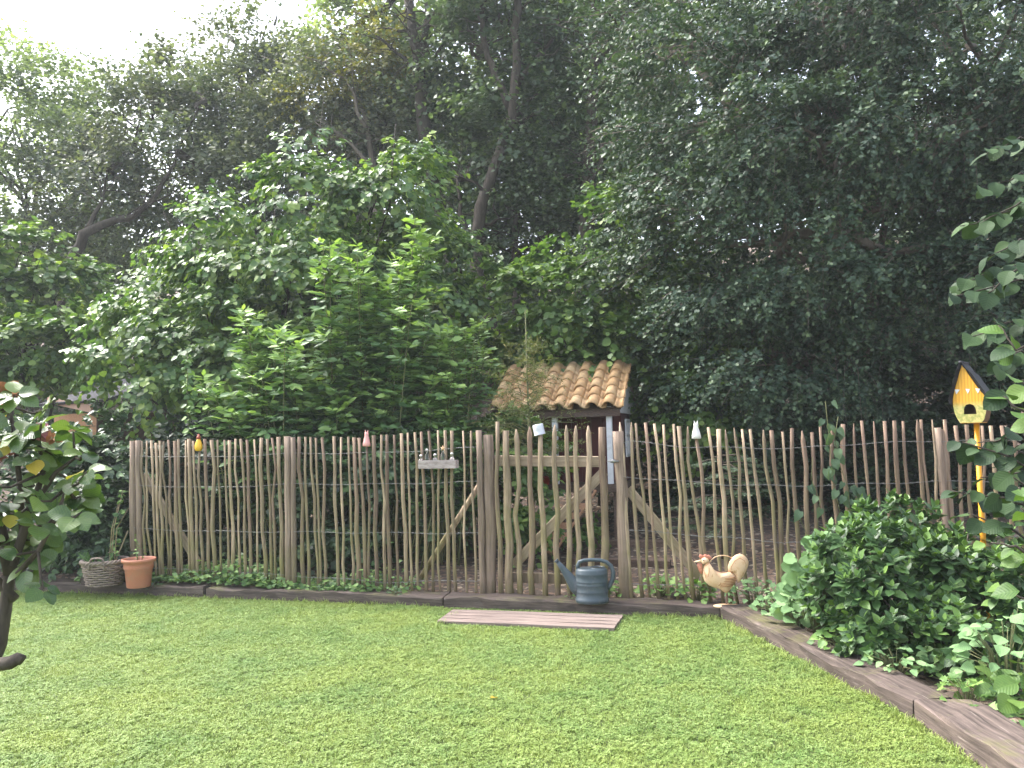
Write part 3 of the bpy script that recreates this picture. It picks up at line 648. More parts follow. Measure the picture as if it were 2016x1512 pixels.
for k, (px, hh) in enumerate(((829, .098), (841, .150), (857, .105), (872, .158), (890, .112))):
    q = on_fence(px, 914, -.075); q.z = pc.z - .026; mb = MB(); r = .027 if hh < .12 else .024
    mb.lathe(q, [(r * .9, 0), (r, .006), (r, hh * .62), (r * .75, hh * .74), (r * .42, hh * .82), (r * .42, hh * .94), (r * .52, hh * .95), (r * .52, hh)], 14, FD, FN)
    bo_ = mb.build('glass_bottle', M['glass']); mb = MB(); mb.lathe(q + Z0 * (hh + .001), [(r * .40, 0), (r * .5, .004), (r * .5, .012), (r * .2, .016)], 10, FD, FN); mb.build('white_knob', M['whiteglaze'], bo_)  # small white knob on each bottle mouth
    tag(bo_, names[k], 'bottle', 'bottles in the fence crate')
q = on_fence(872, 880, -.085); star = []
for k in range(10):
    a = k * math.pi / 5 + math.pi / 2; r = .028 if k % 2 == 0 else .011; star.append((math.cos(a) * r, math.sin(a) * r))
q2 = q.copy(); q2.z = pc.z - .026 + .158 + .012; mb = MB(); mb.puff(star, .007, q2 - FN * .002, FD, (0, 0, 1), FN); tag(mb.build('starfish', M['star']), 'small dried starfish tied on a tall bottle in the crate', 'starfish')

# ------------------------------------------------------------------ watering can
S_z = .100
p = on_z(1166, 1186, S_z); t = empty('watering_can', p, 'dark slate green plastic watering can standing on the sleeper by the gate', 'watering can')
wx, wy = Vector((1, -.08, 0)).normalized(), Vector((.08, 1, 0)).normalized(); Z = Vector((0, 0, 1))
prof = [(.122, 0), (.134, .008), (.137, .02), (.137, .036), (.131, .040), (.131, .088), (.133, .092), (.131, .096), (.131, .144), (.134, .149), (.131, .154), (.131, .170), (.134, .175), (.131, .180), (.131, .232), (.134, .237), (.131, .242), (.130, .262), (.124, .275), (.112, .280)]
mb = MB(); mb.lathe(p, prof, 28, wx, wy, ey=.78, cap=True); mb.build('body', M['can'], t)
mb = MB(); mb.lathe(p + wx * .048 + Z * .2805, [(.062, 0), (.062, .007), (.055, .007), (.054, .001)], 20, wx, wy, ey=1.05, cap=False); mb.build('filler_rim', M['can'], t)
mb = MB(); mb.lathe(p + wx * .048 + Z * .2825, [(.0545, 0), (.002, .0005)], 20, wx, wy, ey=1.05); mb.build('filler_shade_disc', M['hole'], t, False)  # flat dark disc painting the shade of the filler opening
mb = MB(); mb.tube([p + wx * u + Z * w for u, w in ((-.09, .105), (-.128, .135), (-.165, .180), (-.205, .238), (-.245, .292), (-.278, .335))], [.070, .062, .046, .033, .024, .015], 12, True, .55, Z); mb.build('spout', M['can'], t)
mb = MB(); mb.tube([p + wx * -.281 + Z * .336, p + wx * -.290 + Z * .348], [.018, .021], 10); mb.build('spout_mouth', M['can'], t)
mb = MB(); hp = [(-.108, .262), (-.112, .300), (-.098, .330), (-.06, .343), (.0, .347), (.07, .344), (.125, .328), (.163, .295), (.180, .245), (.172, .190), (.150, .140), (.126, .112)]
mb.tube([p + wx * u + Z * w for u, w in hp], [.017, .017, .016, .015, .015, .015, .016, .018, .019, .019, .019, .02], 10, True, 1.0, wy); mb.build('handle', M['can'], t)

# ------------------------------------------------------------------ rooster
p = on_z(1431, 1192, .105); t = empty('rooster_figure', p, 'cream and rust painted metal rooster figure standing on the corner of the sleepers', 'garden figure')
k_ = p.y / FPX * 140 / 1512                       # metres for one pixel of the studied view
def rp(x, y): return ((x - 818) * k_, (1300 - y) * k_)
rx, ry = Vector((1, -.12, 0)).normalized(), Vector((.12, 1, 0)).normalized()
def out_(L_): return [rp(x, y) for x, y in L_]
def pf(name, pts, T, mat, off=0.0, rings=(1.0, .94, .82, .6, .3)):
    mb = MB(); mb.puff(out_(pts), T, p + ry * off, rx, (0, 0, 1), ry, rings); return mb.build(name, M[mat], t)
pf('body', [(345, 690), (352, 560), (385, 470), (440, 400), (480, 395), (510, 470), (560, 540), (630, 590), (730, 625), (830, 620), (920, 600), (990, 650), (1035, 720), (1020, 800), (960, 900), (890, 980), (825, 1055), (740, 1000), (690, 960), (560, 930), (460, 880), (380, 800)], .055, 'roosterbody')
pf('tail', [(870, 600), (865, 500), (900, 390), (960, 310), (1040, 250), (1120, 225), (1200, 255), (1270, 320), (1298, 400), (1280, 500), (1230, 610), (1170, 710), (1110, 800), (1060, 835), (1035, 760), (1000, 660), (930, 610)], .028, 'roosterbody')
pf('head', [(330, 400), (325, 350), (345, 310), (400, 290), (460, 320), (490, 360), (470, 410), (420, 440), (370, 445), (340, 430)], .034, 'roosterbody')
pf('beak', [(335, 345), (335, 400), (270, 408), (165, 398), (220, 375), (280, 355)], .013, 'roosterbody')
pf('comb', [(330, 330), (285, 300), (280, 262), (310, 235), (345, 265), (360, 275), (395, 240), (430, 232), (450, 270), (475, 250), (500, 250), (515, 285), (555, 300), (530, 335), (490, 355), (430, 330)], .010, 'roosterred')
pf('wattle', [(345, 430), (240, 420), (235, 470), (260, 560), (300, 640), (335, 650), (350, 560), (345, 490)], .011, 'roosterred')
def line_on(name, pts, off, r=.0022, mat='roosterridge'):
    mb = MB()
    for Lp in pts:
        q = [p + rx * rp(x, y)[0] + Z * rp(x, y)[1] - ry * (off + d) for (x, y, d) in Lp]; mb.tube(q, r, 5)
    return mb.build(name, M[mat], t)
wing = []
for (y, x0, x1) in ((715, 700, 1015), (745, 695, 1025), (780, 690, 1020), (815, 690, 1005), (850, 690, 985), (885, 680, 950)):
    wing.append([(x0, y + 8, -.002), ((x0*2+x1)//3, y, .0), ((x0+x1*2)//3, y - 3, -.006), (x1, y - 14, -.026)])
wing.append([(700, 690, -.012), (705, 760, .0), (690, 830, .0), (650, 870, -.006)]); wing.append([(700, 690, -.012), (780, 655, -.02), (880, 640, -.026), (980, 680, -.036)])
line_on('wing_ridges', wing, .051, .0032)
tl = []
for s in (.86, .68, .50, .33):
    tl.append([(1080 + (x - 1080) * s, 560 + (y - 560) * s + (1 - s) * 60, d) for x, y, d in ((900, 620, -.012 * s), (905, 480, -.006 * s), (990, 330, -.004 * s), (1120, 260, -.006 * s), (1230, 330, -.006 * s), (1260, 430, -.008 * s), (1190, 620, -.010 * s), (1080, 810, -.016 * s))])
line_on('tail_ridges', tl, .0255, .003)
line_on('neck_ridges', [[(375, 470, -.02), (430, 440, -.004), (480, 400, -.012)], [(360, 560, -.03), (380, 640, -.012), (400, 720, -.006)], [(520, 560, -.012), (540, 620, -.002), (520, 690, .0)], [(470, 500, -.012), (460, 600, .0), (440, 680, .0)]], .050)
mb = MB(); q = p + rx * rp(365, 352)[0] + Z * rp(365, 352)[1] - ry * .032; mb.lathe(q, [(.001, -.004), (.005, -.002), (.005, .002), (.001, .004)], 8); mb.build('eye', M['hole'], t)
mb = MB(); mb.tube([p + rx * rp(x, y)[0] + Z * rp(x, y)[1] for x, y in ((495, 410), (540, 350), (610, 300), (690, 272), (790, 263), (880, 280), (960, 318))], .0042, 6); mb.build('handle', M['roosterbody'], t)
mb = MB(); mb.tube([p + rx * rp(x, y)[0] + Z * rp(x, y)[1] for x, y in ((560, 545), (630, 590), (730, 612), (830, 605), (870, 590))], .004, 6); mb.build('back_edge', M['rust'], t)
for s in (-1, 1):
    mb = MB(); mb.tube([p + rx * ((10 + s * 14) * k_) + ry * (s * .016) + Z * rp(0, 1060)[1], p + rx * ((8 + s * 16) * k_) + ry * (s * .016) + Z * .02, p + rx * ((-14 + s * 16) * k_) + ry * (s * .018) + Z * .014], [.006, .0055, .004], 6); mb.build('leg', M['rust'], t)
mb = MB(); mb.lathe(p - Z * .012 + rx * .0, [(.100, .0), (.106, .006), (.104, .013), (.09, .017)], 24, rx, ry, ey=.55); mb.build('base_plate', M['roosterbody'], t)

# ------------------------------------------------------------------ pot and basket
p = on_z(273, 1155, .11); t = empty('flower_pot', p, 'terracotta coloured plastic flower pot on the sleeper beside the basket', 'flower pot')
mb = MB(); mb.lathe(p, [(.105, 0), (.108, .006), (.124, .165), (.131, .172), (.133, .20), (.136, .232), (.150, .240), (.157, .256), (.155, .270), (.143, .270), (.138, .255), (.135, .235), (.128, .225)], 28); mb.build('pot', M['terracotta'], t)
mb = MB(); mb.lathe(p + Z * .222, [(.130, 0), (.07, .012), (.002, .016)], 20); mb.build('soil', M['soil'], t)
mb = MB()
for s in range(3):
    ring = [p + Vector((math.cos(a), math.sin(a), 0)) * (.1315 + s * .0006) + Z * (.188 + .012 * s + .004 * math.sin(a * 6 + s)) for a in np.linspace(0, 2 * math.pi, 49)]; mb.tube(ring, .0022, 4, False)
mb.build('rim_wave', M['terracotta'], t)
p2 = p + Z * .23
sp = empty('pot_seedling', p2 , 'thin young plant sprouting in the terracotta pot', 'plant')
mb = MB(); ends = []
for k in range(4):
    d = Vector(rng.normal(0, .05, 3)); tip = p2 + Vector((d.x, d.y * .5, rng.uniform(.14, .30))); q = p2 + Vector((d.x * .3, d.y * .3, -.02)); mb.tube([q, q.lerp(tip, .5) + Vector((.01, 0, 0)), tip], [.003, .0025, .0015], 5)
    for j in range(5): ends.append(q.lerp(tip, .3 + .16 * j))
mb.build('stem', M['twig'], sp)
lv = one_leaf('leaf', 'ovate', .8, LO['straw'], 2)
for e in ends:
    a = rng.rand() * 6.28; d = Vector((math.cos(a), math.sin(a), rng.normal(0, .3))).normalized(); n = Vector((0, 0, 1)); s = n.cross(d).normalized(); n = d.cross(s)
    place('leaf', lv, mat_from(e, d, s, n) @ Matrix.Scale(rng.uniform(.025, .05), 4), sp)

p = on_z(206, 1151, .115); t = empty('wicker_basket', p, 'round grey wicker basket with two handles on the sleeper', 'basket')
mb = MB(); nst = 22
for k in range(10):
    h = .012 + k * .0215; r = .150 + .048 * (h / .22) ** .8
    pts = []
    for i in range(nst * 4 + 1):
        a = 2 * math.pi * i / (nst * 4); w = math.sin(a * nst / 2 + math.pi * (k % 2)) * .010
        pts.append(p + Vector((math.cos(a) * (r + w), math.sin(a) * (r + w), h + .002 * math.sin(a * 5 + k))))
    mb.tube(pts, .0085, 5, False)
mb.build('weave', M['wicker'], t)
mb = MB()
for i in range(nst):
    a = 2 * math.pi * i / nst; mb.tube([p + Vector((math.cos(a) * r_, math.sin(a) * r_, h)) for r_, h in ((.147, .0), (.172, .10), (.196, .225))], .0045, 5)
mb.build('stakes', M['wicker'], t)
mb = MB()
for ph in range(3):
    mb.tube([p + Vector((math.cos(a) * (.205 + .012 * math.cos(a * 11 + ph * 2.09)), math.sin(a) * (.205 + .012 * math.cos(a * 11 + ph * 2.09)), .232 + .012 * math.sin(a * 11 + ph * 2.09))) for a in np.linspace(0, 2 * math.pi, 120)], .0105, 6, False)
mb.build('rim_braid', M['wicker'], t)
for a0 in (-1.45, 1.7):
    mb = MB()
    for o_ in (-.006, .006):
        pts = []
        for s in np.linspace(-1, 1, 13):
            a = a0 + s * .34; pts.append(p + Vector((math.cos(a) * (.214 + o_), math.sin(a) * (.214 + o_), .20 + .085 * math.sqrt(max(0, 1 - s ** 4)) - (.03 if abs(s) == 1 else 0))))
        mb.tube(pts, .008, 6)
    mb.build('handle', M['wicker'], t)
mb = MB(); mb.lathe(p + Z * .165, [(.176, 0), (.1, .02), (.002, .03)], 20); mb.build('soil', M['soil'], t)
mb = MB(); mb.lathe(p + Z * .001, [(.145, 0), (.1455, .004)], 20); mb.build('base', M['wicker'], t)
p2 = p + Z * .19; bp = empty('basket_plant', p2, 'tall dry stalk and grassy leaves growing in the wicker basket', 'plant')
mb = MB(); tp = on_fence(242, 965, -.02); q0 = p2 + Vector((.06, 0, -.02))
for o_ in (0, .03, -.02): mb.tube([q0 + Vector((o_, 0, 0)), q0.lerp(tp, .5) + Vector((-.03 + o_, 0, 0)), tp + Vector((o_ * 2, 0, -abs(o_) * 6))], [.006, .005, .003], 5)
mb.tube([q0 + Vector((.02, 0, 0)), on_fence(252, 1045, -.05)], [.008, .006], 5)
mb.build('stalk', M['pale'], bp)
P_ = []; A_ = []; 
for k in range(46):
    t_ = rng.uniform(.05, 1); c_ = q0.lerp(tp, t_); a = rng.rand() * 6.28; P_.append(np.array(c_) + rng.normal(0, .008, 3)); A_.append([math.cos(a), math.sin(a) * .6, rng.normal(-.2, .5)])
for k in range(26):
    a = rng.rand() * 6.28; P_.append(np.array(p2) + [math.cos(a) * .08 - .05, math.sin(a) * .08, -.02]); A_.append([math.cos(a) * .5 - .2, math.sin(a) * .5, 1])
P_ = np.array(P_); A_ = np.array(A_); ln = np.concatenate([rng.uniform(.03, .07, 46), rng.uniform(.10, .22, 26)])
o = link('leaves', leaf_mesh('leaves', 'lance', P_, A_, rng.normal(0, 1, (72, 3)), ln, rng.rand(72), np.concatenate([np.full(46, 1.6), np.full(26, .5)])), L['cover'], bp); tag(o, kind='stuff')

# ------------------------------------------------------------------ birdhouse on its pole
Yb = 5.4; pb = at(1908, 832, Yb); t = empty('birdhouse', at(1924, 832, Yb), 'yellow drop shaped birdhouse with black roof and white bunting', 'birdhouse')
kb = Yb / FPX * 160 / 1210
def bp_(x, y): return ((x - 560) * kb, (998 - y) * kb)
bo = at(1840 + 560 * 160 / 1210, 700 + 998 * 200 / 1512, Yb); by_ = Vector((.66, .75, 0)).normalized(); bx_ = Vector((.75, -.66, 0)).normalized()
face = [(405, 998), (365, 930), (335, 840), (320, 740), (322, 640), (340, 560), (360, 480), (395, 370), (430, 250), (473, 118), (530, 240), (590, 350), (650, 460), (700, 540), (735, 590), (756, 660), (762, 760), (748, 860), (725, 950), (700, 985)]
hole = [(460, 872), (462, 800), (475, 760), (500, 730), (545, 718), (590, 735), (615, 775), (626, 820), (628, 872)]
def prism(name, outl, d0, d1, mat, par):
    mb = MB(); q = [bp_(x, y) for x, y in outl]; n = len(q)
    vs = [bo + bx_ * u + Z * w + by_ * d0 for u, w in q] + [bo + bx_ * u + Z * w + by_ * d1 for u, w in q]
    mb.add(vs, [tuple(range(n)), tuple(range(2*n-1, n-1, -1))] + [(i, i+n, (i+1) % n+n, (i+1) % n) for i in range(n)])
    me = mb.mesh(name); o = link(name, me, M[mat], par, False); return o
# front board with the opening cut out: the outline joined to the hole by a seam at the foot
fr_out = [(405, 998), (365, 930), (335, 840), (320, 740), (322, 640), (340, 560), (360, 480), (395, 370), (430, 250), (473, 118), (530, 240), (590, 350), (650, 460), (700, 540), (735, 590), (756, 660), (762, 760), (748, 860), (725, 950), (700, 985), (690, 998)]
ring = fr_out + [(545.5, 998), (545.5, 872)] + [(628, 872), (626, 820), (615, 775), (590, 735), (545, 718), (500, 730), (475, 760), (462, 800), (460, 872)] + [(544.5, 872), (544.5, 998)]
mb = MB(); q = [bp_(x, y) for x, y in ring]; n = len(q)
org = bo
vs = [bx_ * u + Z * w - by_ * .010 for u, w in q] + [bx_ * u + Z * w for u, w in q]
mb.add(vs, [tuple(range(n)), tuple(range(2*n-1, n-1, -1))] + [(i, i+n, (i+1) % n+n, (i+1) % n) for i in range(n)])
me = mb.mesh('front_board'); me.materials.append(M['birdfront']); fb = place('front_board', me, Matrix.Translation(bo), t)
prism('back_board', [(x + (560 - x) * .02, y) for x, y in fr_out], .14, .15, 'rust', t)
def skin(name, chain, d0, d1, th, mat):
    mb = MB()
    for off in (0, th):
        vs = []
        for (x, y) in chain:
            u, w = bp_(x, y); s = -1 if x < 540 else 1
            vs += [bo + bx_ * (u + s * off) + Z * (w + off * .4) + by_ * d for d in (d0, d1)]
        k = len(chain); mb.add(vs, [(2*i, 2*i+1, 2*i+3, 2*i+2) for i in range(k-1)])
    k = len(chain); n0 = 2 * k
    for e in (0, 1): mb.f += [(2*i+e, 2*i+2+e, n0+2*i+2+e, n0+2*i+e) for i in range(k-1)]
    mb.f += [(0, 1, n0+1, n0), (n0-2, n0-1, 2*n0-1, 2*n0-2)]
    return mb.build(name, M[mat], t)
skin('side_wall', [(320, 700), (335, 840), (365, 930), (405, 996)], .001, .139, -.006, 'rust'); skin('side_wall', [(762, 700), (748, 860), (725, 950), (692, 996)], .001, .139, -.006, 'rust')
skin('roof_side', [(300, 720), (306, 640), (330, 545), (360, 440), (395, 330), (430, 210), (465, 100)], -.03, .17, .012, 'black'); skin('roof_side', [(770, 690), (752, 590), (700, 500), (640, 400), (580, 290), (530, 190), (480, 100)], -.03, .17, .012, 'black')
mb = MB(); u, w = bp_(462, 92); mb.tube([bo + bx_ * u + Z * w + by_ * -.035, bo + bx_ * u + Z * w + by_ * .175], .010, 8); mb.build('ridge_roll', M['felt'], t)
prism('floor_board', [(405, 1004), (405, 996), (692, 996), (692, 1004)], -.009, .15, 'orange', t)
for (x0, x1) in ((355, 425), (500, 560), (630, 695)):
    mb = MB(); a, b_, c_ = bp_(x0, 492), bp_(x1, 500), bp_((x0 + x1) / 2 + (0 if x0 > 400 else -15), 570)
    vs = [bo + bx_ * u + Z * w - by_ * d for d in (.0105, .0125) for u, w in (a, b_, c_)]; mb.add(vs, [(0, 1, 2), (5, 4, 3), (0, 3, 4, 1), (1, 4, 5, 2), (2, 5, 3, 0)]); mb.build('bunting_flag', M['white'], t, False)
a = at(1923, 838, Yb + .07); foot = at(1940, 1150, Yb + .07); foot.z = .03
mb = MB(); mb.tube([a + Z * .03, a.lerp(foot, .5), foot], .0175, 12); mb.build('pole', M['orange'], t)

# ------------------------------------------------------------------ hen house with the tiled roof
ph = R(15); cw = Vector((math.cos(ph), -math.sin(ph), 0)); cd = Vector((math.sin(ph), math.cos(ph), 0))
FRp = at(1222, 804, 9.0); FRp.z = 0; O = FRp - cw * 1.5
def H(u, v, z): return O + cw * u + cd * v + Z * z
EZ, RZ, RUN = 1.76, 2.27, .85; FZ = .92
gz = ground_h(H(.75, .8, 0).x, H(.75, .8, 0).y)
t = empty('hen_house', H(.75, .8, gz), 'small raised dark red hen house with white posts and clay tile roof', 'hen house')
def hb(name, c, hu, hv, hz, mat): return MB().box(H(*c), cw * hu, cd * hv, Z * hz).build(name, M[mat], t, False)
for u in (.10, .74, 1.36): hb('post', (u, .06, (FZ + EZ) / 2 - .0), .030, .030, (EZ - FZ) / 2 + .02, 'white')
hb('deck', (.75, .82, FZ - .045), .74, .84, .045, 'darkwood')
for u in (.08, 1.42):
    for v in (.10, 1.5): hb('leg', (u, v, (FZ - .09 + gz - .15) / 2), .04, .04, (FZ - .09 - gz + .15) / 2, 'darkwood')
nb = 12
wall = hb('wall', (.75, .42, (FZ + EZ) / 2 + .06), .70, .014, (EZ - FZ) / 2 + .06, 'red')
for k in range(nb): 
    o = MB().box(H(.05 + .70 * 2 * (k + .5) / nb, .40, (FZ + EZ) / 2 + .06), cw * (.70 / nb - .003), cd * .008, Z * ((EZ - FZ) / 2 + .055)).build('board', M['red'], wall, False); o.location = -wloc(wall)
for k in range(8):
    v = .44 + (1.62 - .44) * (k + .5) / 8; hb('side_board', (1.435, v, (FZ + EZ) / 2), .010, .071, (EZ - FZ) / 2, 'red')
hb('back_wall', (.75, 1.63, (FZ + EZ) / 2), .70, .012, (EZ - FZ) / 2, 'red')
# window in the right side
wf = hb('window', (1.452, .84, 1.42), .006, .17, .20, 'hole')
for (dv, dz, hv, hz_) in ((-.18, 0, .018, .22), (.18, 0, .018, .22), (0, .21, .165, .016), (0, -.21, .165, .016), (0, 0, .010, .195), (0, .03, .165, .009)):
    o = MB().box(H(1.468, .84 + dv, 1.42 + dz), cw * .009, cd * hv, Z * hz_).build('frame', M['white'], wf, False); o.location = -wloc(wf)
# gable board
for u in (1.462, .02):
    mb = MB(); vs = []
    for du in (-.012, .012): vs += [H(u + du, .02, EZ - .05), H(u + du, RUN * 2 - .02, EZ - .05), H(u + du, RUN, RZ - .05)]
    mb.add(vs, [(0, 1, 2), (5, 4, 3), (0, 3, 4, 1), (1, 4, 5, 2), (2, 5, 3, 0)]); mb.build('gable_board', M['white'], t, False)
sl_ = Vector(cd * RUN + Z * (RZ - EZ)); SL = sl_.length; sd = sl_ / SL; sn = cw.cross(sd)
mb = MB(); mb.box(H(.75, RUN / 2, (EZ + RZ) / 2) - sn * .012, cw * .75, sd * (SL / 2), sn * .010)
sd2 = (cd * RUN - Z * (RZ - EZ)).normalized(); sn2 = cw.cross(sd2)
mb.box(H(.75, RUN * 1.5, (EZ + RZ) / 2) - sn2 * .012, cw * .75, sd2 * (SL / 2), sn2 * .010)
rf = mb.build('roof', M['darkwood'], t, False)
hb('eaves_board', (.75, -.005, EZ - .055), .74, .010, .035, 'darkwood')
# tiles: barrel and pan in one piece
def tile_mesh(seed):
    r = np.random.RandomState(seed); prof = []
    W = .1875
    for a in np.linspace(180, 0, 8): prof.append((.056 * math.cos(R(a)) - .040, .012 + .058 * math.sin(R(a))))
    for a in np.linspace(200, 330, 5): prof.append((.075 + .052 * math.cos(R(a)), .034 + .040 * math.sin(R(a))))
    prof[8] = (prof[8][0] - .0, prof[8][1]); th = .016; vs = []; Lt = .265
    nrm_ = []
    for i in range(len(prof)):
        a, b_ = prof[max(i-1, 0)], prof[min(i+1, len(prof)-1)]; d = Vector((b_[0]-a[0], b_[1]-a[1])).normalized(); nrm_.append((-d.y, d.x))
    for v, z, s in ((0, .026, 1.06), (Lt, .0, .90)):
        for o_ in (0, th):
            for (q, n_) in zip(prof, nrm_): vs.append(((q[0] * s + n_[0] * o_) , v, q[1] * s + n_[1] * o_ + z + r.normal(0, .0006)))
    k = len(prof); fs = []
    idx = lambda e, o_, i: (e * 2 + o_) * k + i
    for i in range(k-1):
        fs += [(idx(0, 1, i), idx(0, 1, i+1), idx(1, 1, i+1), idx(1, 1, i)), (idx(0, 0, i+1), idx(0, 0, i), idx(1, 0, i), idx(1, 0, i+1)), (idx(0, 0, i), idx(0, 0, i+1), idx(0, 1, i+1), idx(0, 1, i)), (idx(1, 0, i+1), idx(1, 0, i), idx(1, 1, i), idx(1, 1, i+1))]
    for i in (0, k-1): fs.append((idx(0, 0, i), idx(0, 1, i), idx(1, 1, i), idx(1, 0, i)))
    me = bpy.data.meshes.new('roof_tile'); me.from_pydata(vs, [], fs); me.update(); me.materials.append(M['tile'])
    me.polygons.foreach_set('use_smooth', np.ones(len(me.polygons), bool)); return me
tm = [tile_mesh(i) for i in range(3)]; EXP = .203
for r_ in range(5):
    for c_ in range(8):
        u = .105 + c_ * .1875 + rng.normal(0, .003); q = H(u, 0, EZ) + sd * (r_ * EXP - .06 + rng.normal(0, .004)) + sn * (.010 + rng.normal(0, .002))
        a = rng.normal(0, .02); e1 = (cw * math.cos(a) + sd * math.sin(a)); e2 = (sd * math.cos(a) - cw * math.sin(a) + sn * .06).normalized()
        o = place('roof_tile', tm[(r_ * 3 + c_) % 3], mat_from(q, e1, e2, e1.cross(e2)), rf)
# ramp with cleats
ra, rb = H(1.12, -.02, FZ - .05), H(.78, -.75, gz - .02); mb = MB(); mb.beam(ra, rb, .20, .025, cw, .1); rm = mb.build('ramp', M['shedwood'], t, False)
for k in range(6):
    q = ra.lerp(rb, (k + .6) / 6.4); o = MB().box(q + Z * .026, cw * .09, (rb - ra).normalized() * .012, Z * .010).build('cleat', M['darkwood'], rm, False); o.location = -wloc(rm)
# things on the veranda
shelf = tag(MB().box(H(.50, .02, 1.18), cw * .38, cd * .10, Z * .012).build('flower_shelf', M['darkwood'], t, False))
def pot(c, r, h, mat, label, cat='flower pot', name='flower_pot'):
    mb = MB(); mb.lathe(c, [(r * .75, 0), (r * .95, h * .8), (r * 1.08, h * .82), (r * 1.1, h), (r * .95, h), (r * .9, h * .85)], 16); o = mb.build(name, M[mat]); return tag(o, label, cat)
pot(H(.34, .02, 1.193), .075, .11, 'redpot', 'red flower pot on the hen house veranda behind the gate')
pot(H(.70, .02, 1.193), .045, .10, 'enamel', 'small white enamel cup on the hen house veranda', 'cup', 'enamel_cup')
pot(H(.62, -.03, FZ), .07, .10, 'redpot', 'dark red pot standing on the hen house deck', 'flower pot')
# timber steps on the slope behind the gate
for k, (px, py, Y, w, lb) in enumerate(((1215, 1085, 8.2, .9, 'lower timber step on the bare slope behind the gate'), (1260, 1040, 9.0, .9, 'upper timber step on the bare slope behind the gate'))):
    q = at(px, py, Y); q.z = ground_h(q.x, q.y) + .02; tag(MB().beam(q - Vector((.5, -.15, 0)), q + Vector((.5, -.15, 0)), .12, .10, (0, 1, 0), .1, .003, rng, 4).build('timber_step', M['darkwood'], None, False), lb, 'step', 'timber steps behind the gate')

# ------------------------------------------------------------------ the shed at the far left
Ys = 13.0; s0 = at(90, 790, Ys); sA = at(186, 806, Ys - .4); sB = at(245, 790, Ys + .2)
t = empty('garden_shed', Vector((at(150, 900, Ys).x, Ys + .8, ground_h(-7.0, Ys))), 'brown wooden garden shed with dark felt roof half hidden in the leaves', 'shed')
e1 = (at(186, 807, Ys - .4) - at(95, 786, Ys + .3)); e1.z = 0; e1.normalize(); f1 = Vector((e1.y, -e1.x, 0)) * -1
qa, qb = at(95, 786, Ys + .3), at(181, 805, Ys - .4)
mb = MB(); mb.beam(qa, qb, .12, .03, (0, 0, 1), .05); mb.build('fascia_board', M['fascia'], t, False)
gz = ground_h(qa.x, qa.y)
mb = MB(); wz = qb.z - .05; cen = (qa + qb) / 2; hl = (qb - qa).length / 2
for k in range(8):
    z0 = gz - .2 + (wz - gz + .2) * k / 8; z1 = gz - .2 + (wz - gz + .2) * (k + 1) / 8
    c_ = Vector((cen.x, cen.y, (z0 + z1) / 2)) + f1 * .10
    MB().box(c_, e1 * (hl - .05), f1 * .012, Z * ((z1 - z0) / 2 - .004)).build('board', M['shedwood'], t, False)
c_ = qb + f1 * .9 + e1 * -.04; MB().box(Vector((c_.x, c_.y, (gz + wz) / 2)), f1 * .8, e1 * .02, Z * ((wz - gz) / 2)).build('side_wall', M['darkwood'], t, False)
mb = MB(); up1 = (f1 * 1.0 + Z * .32).normalized(); a0 = cen + f1 * .75 + Z * .27
mb.box(a0 + e1 * .15, e1 * (hl + .30), up1 * .85, e1.cross(up1).normalized() * .02); mb.build('roof', M['felt'], t, False)

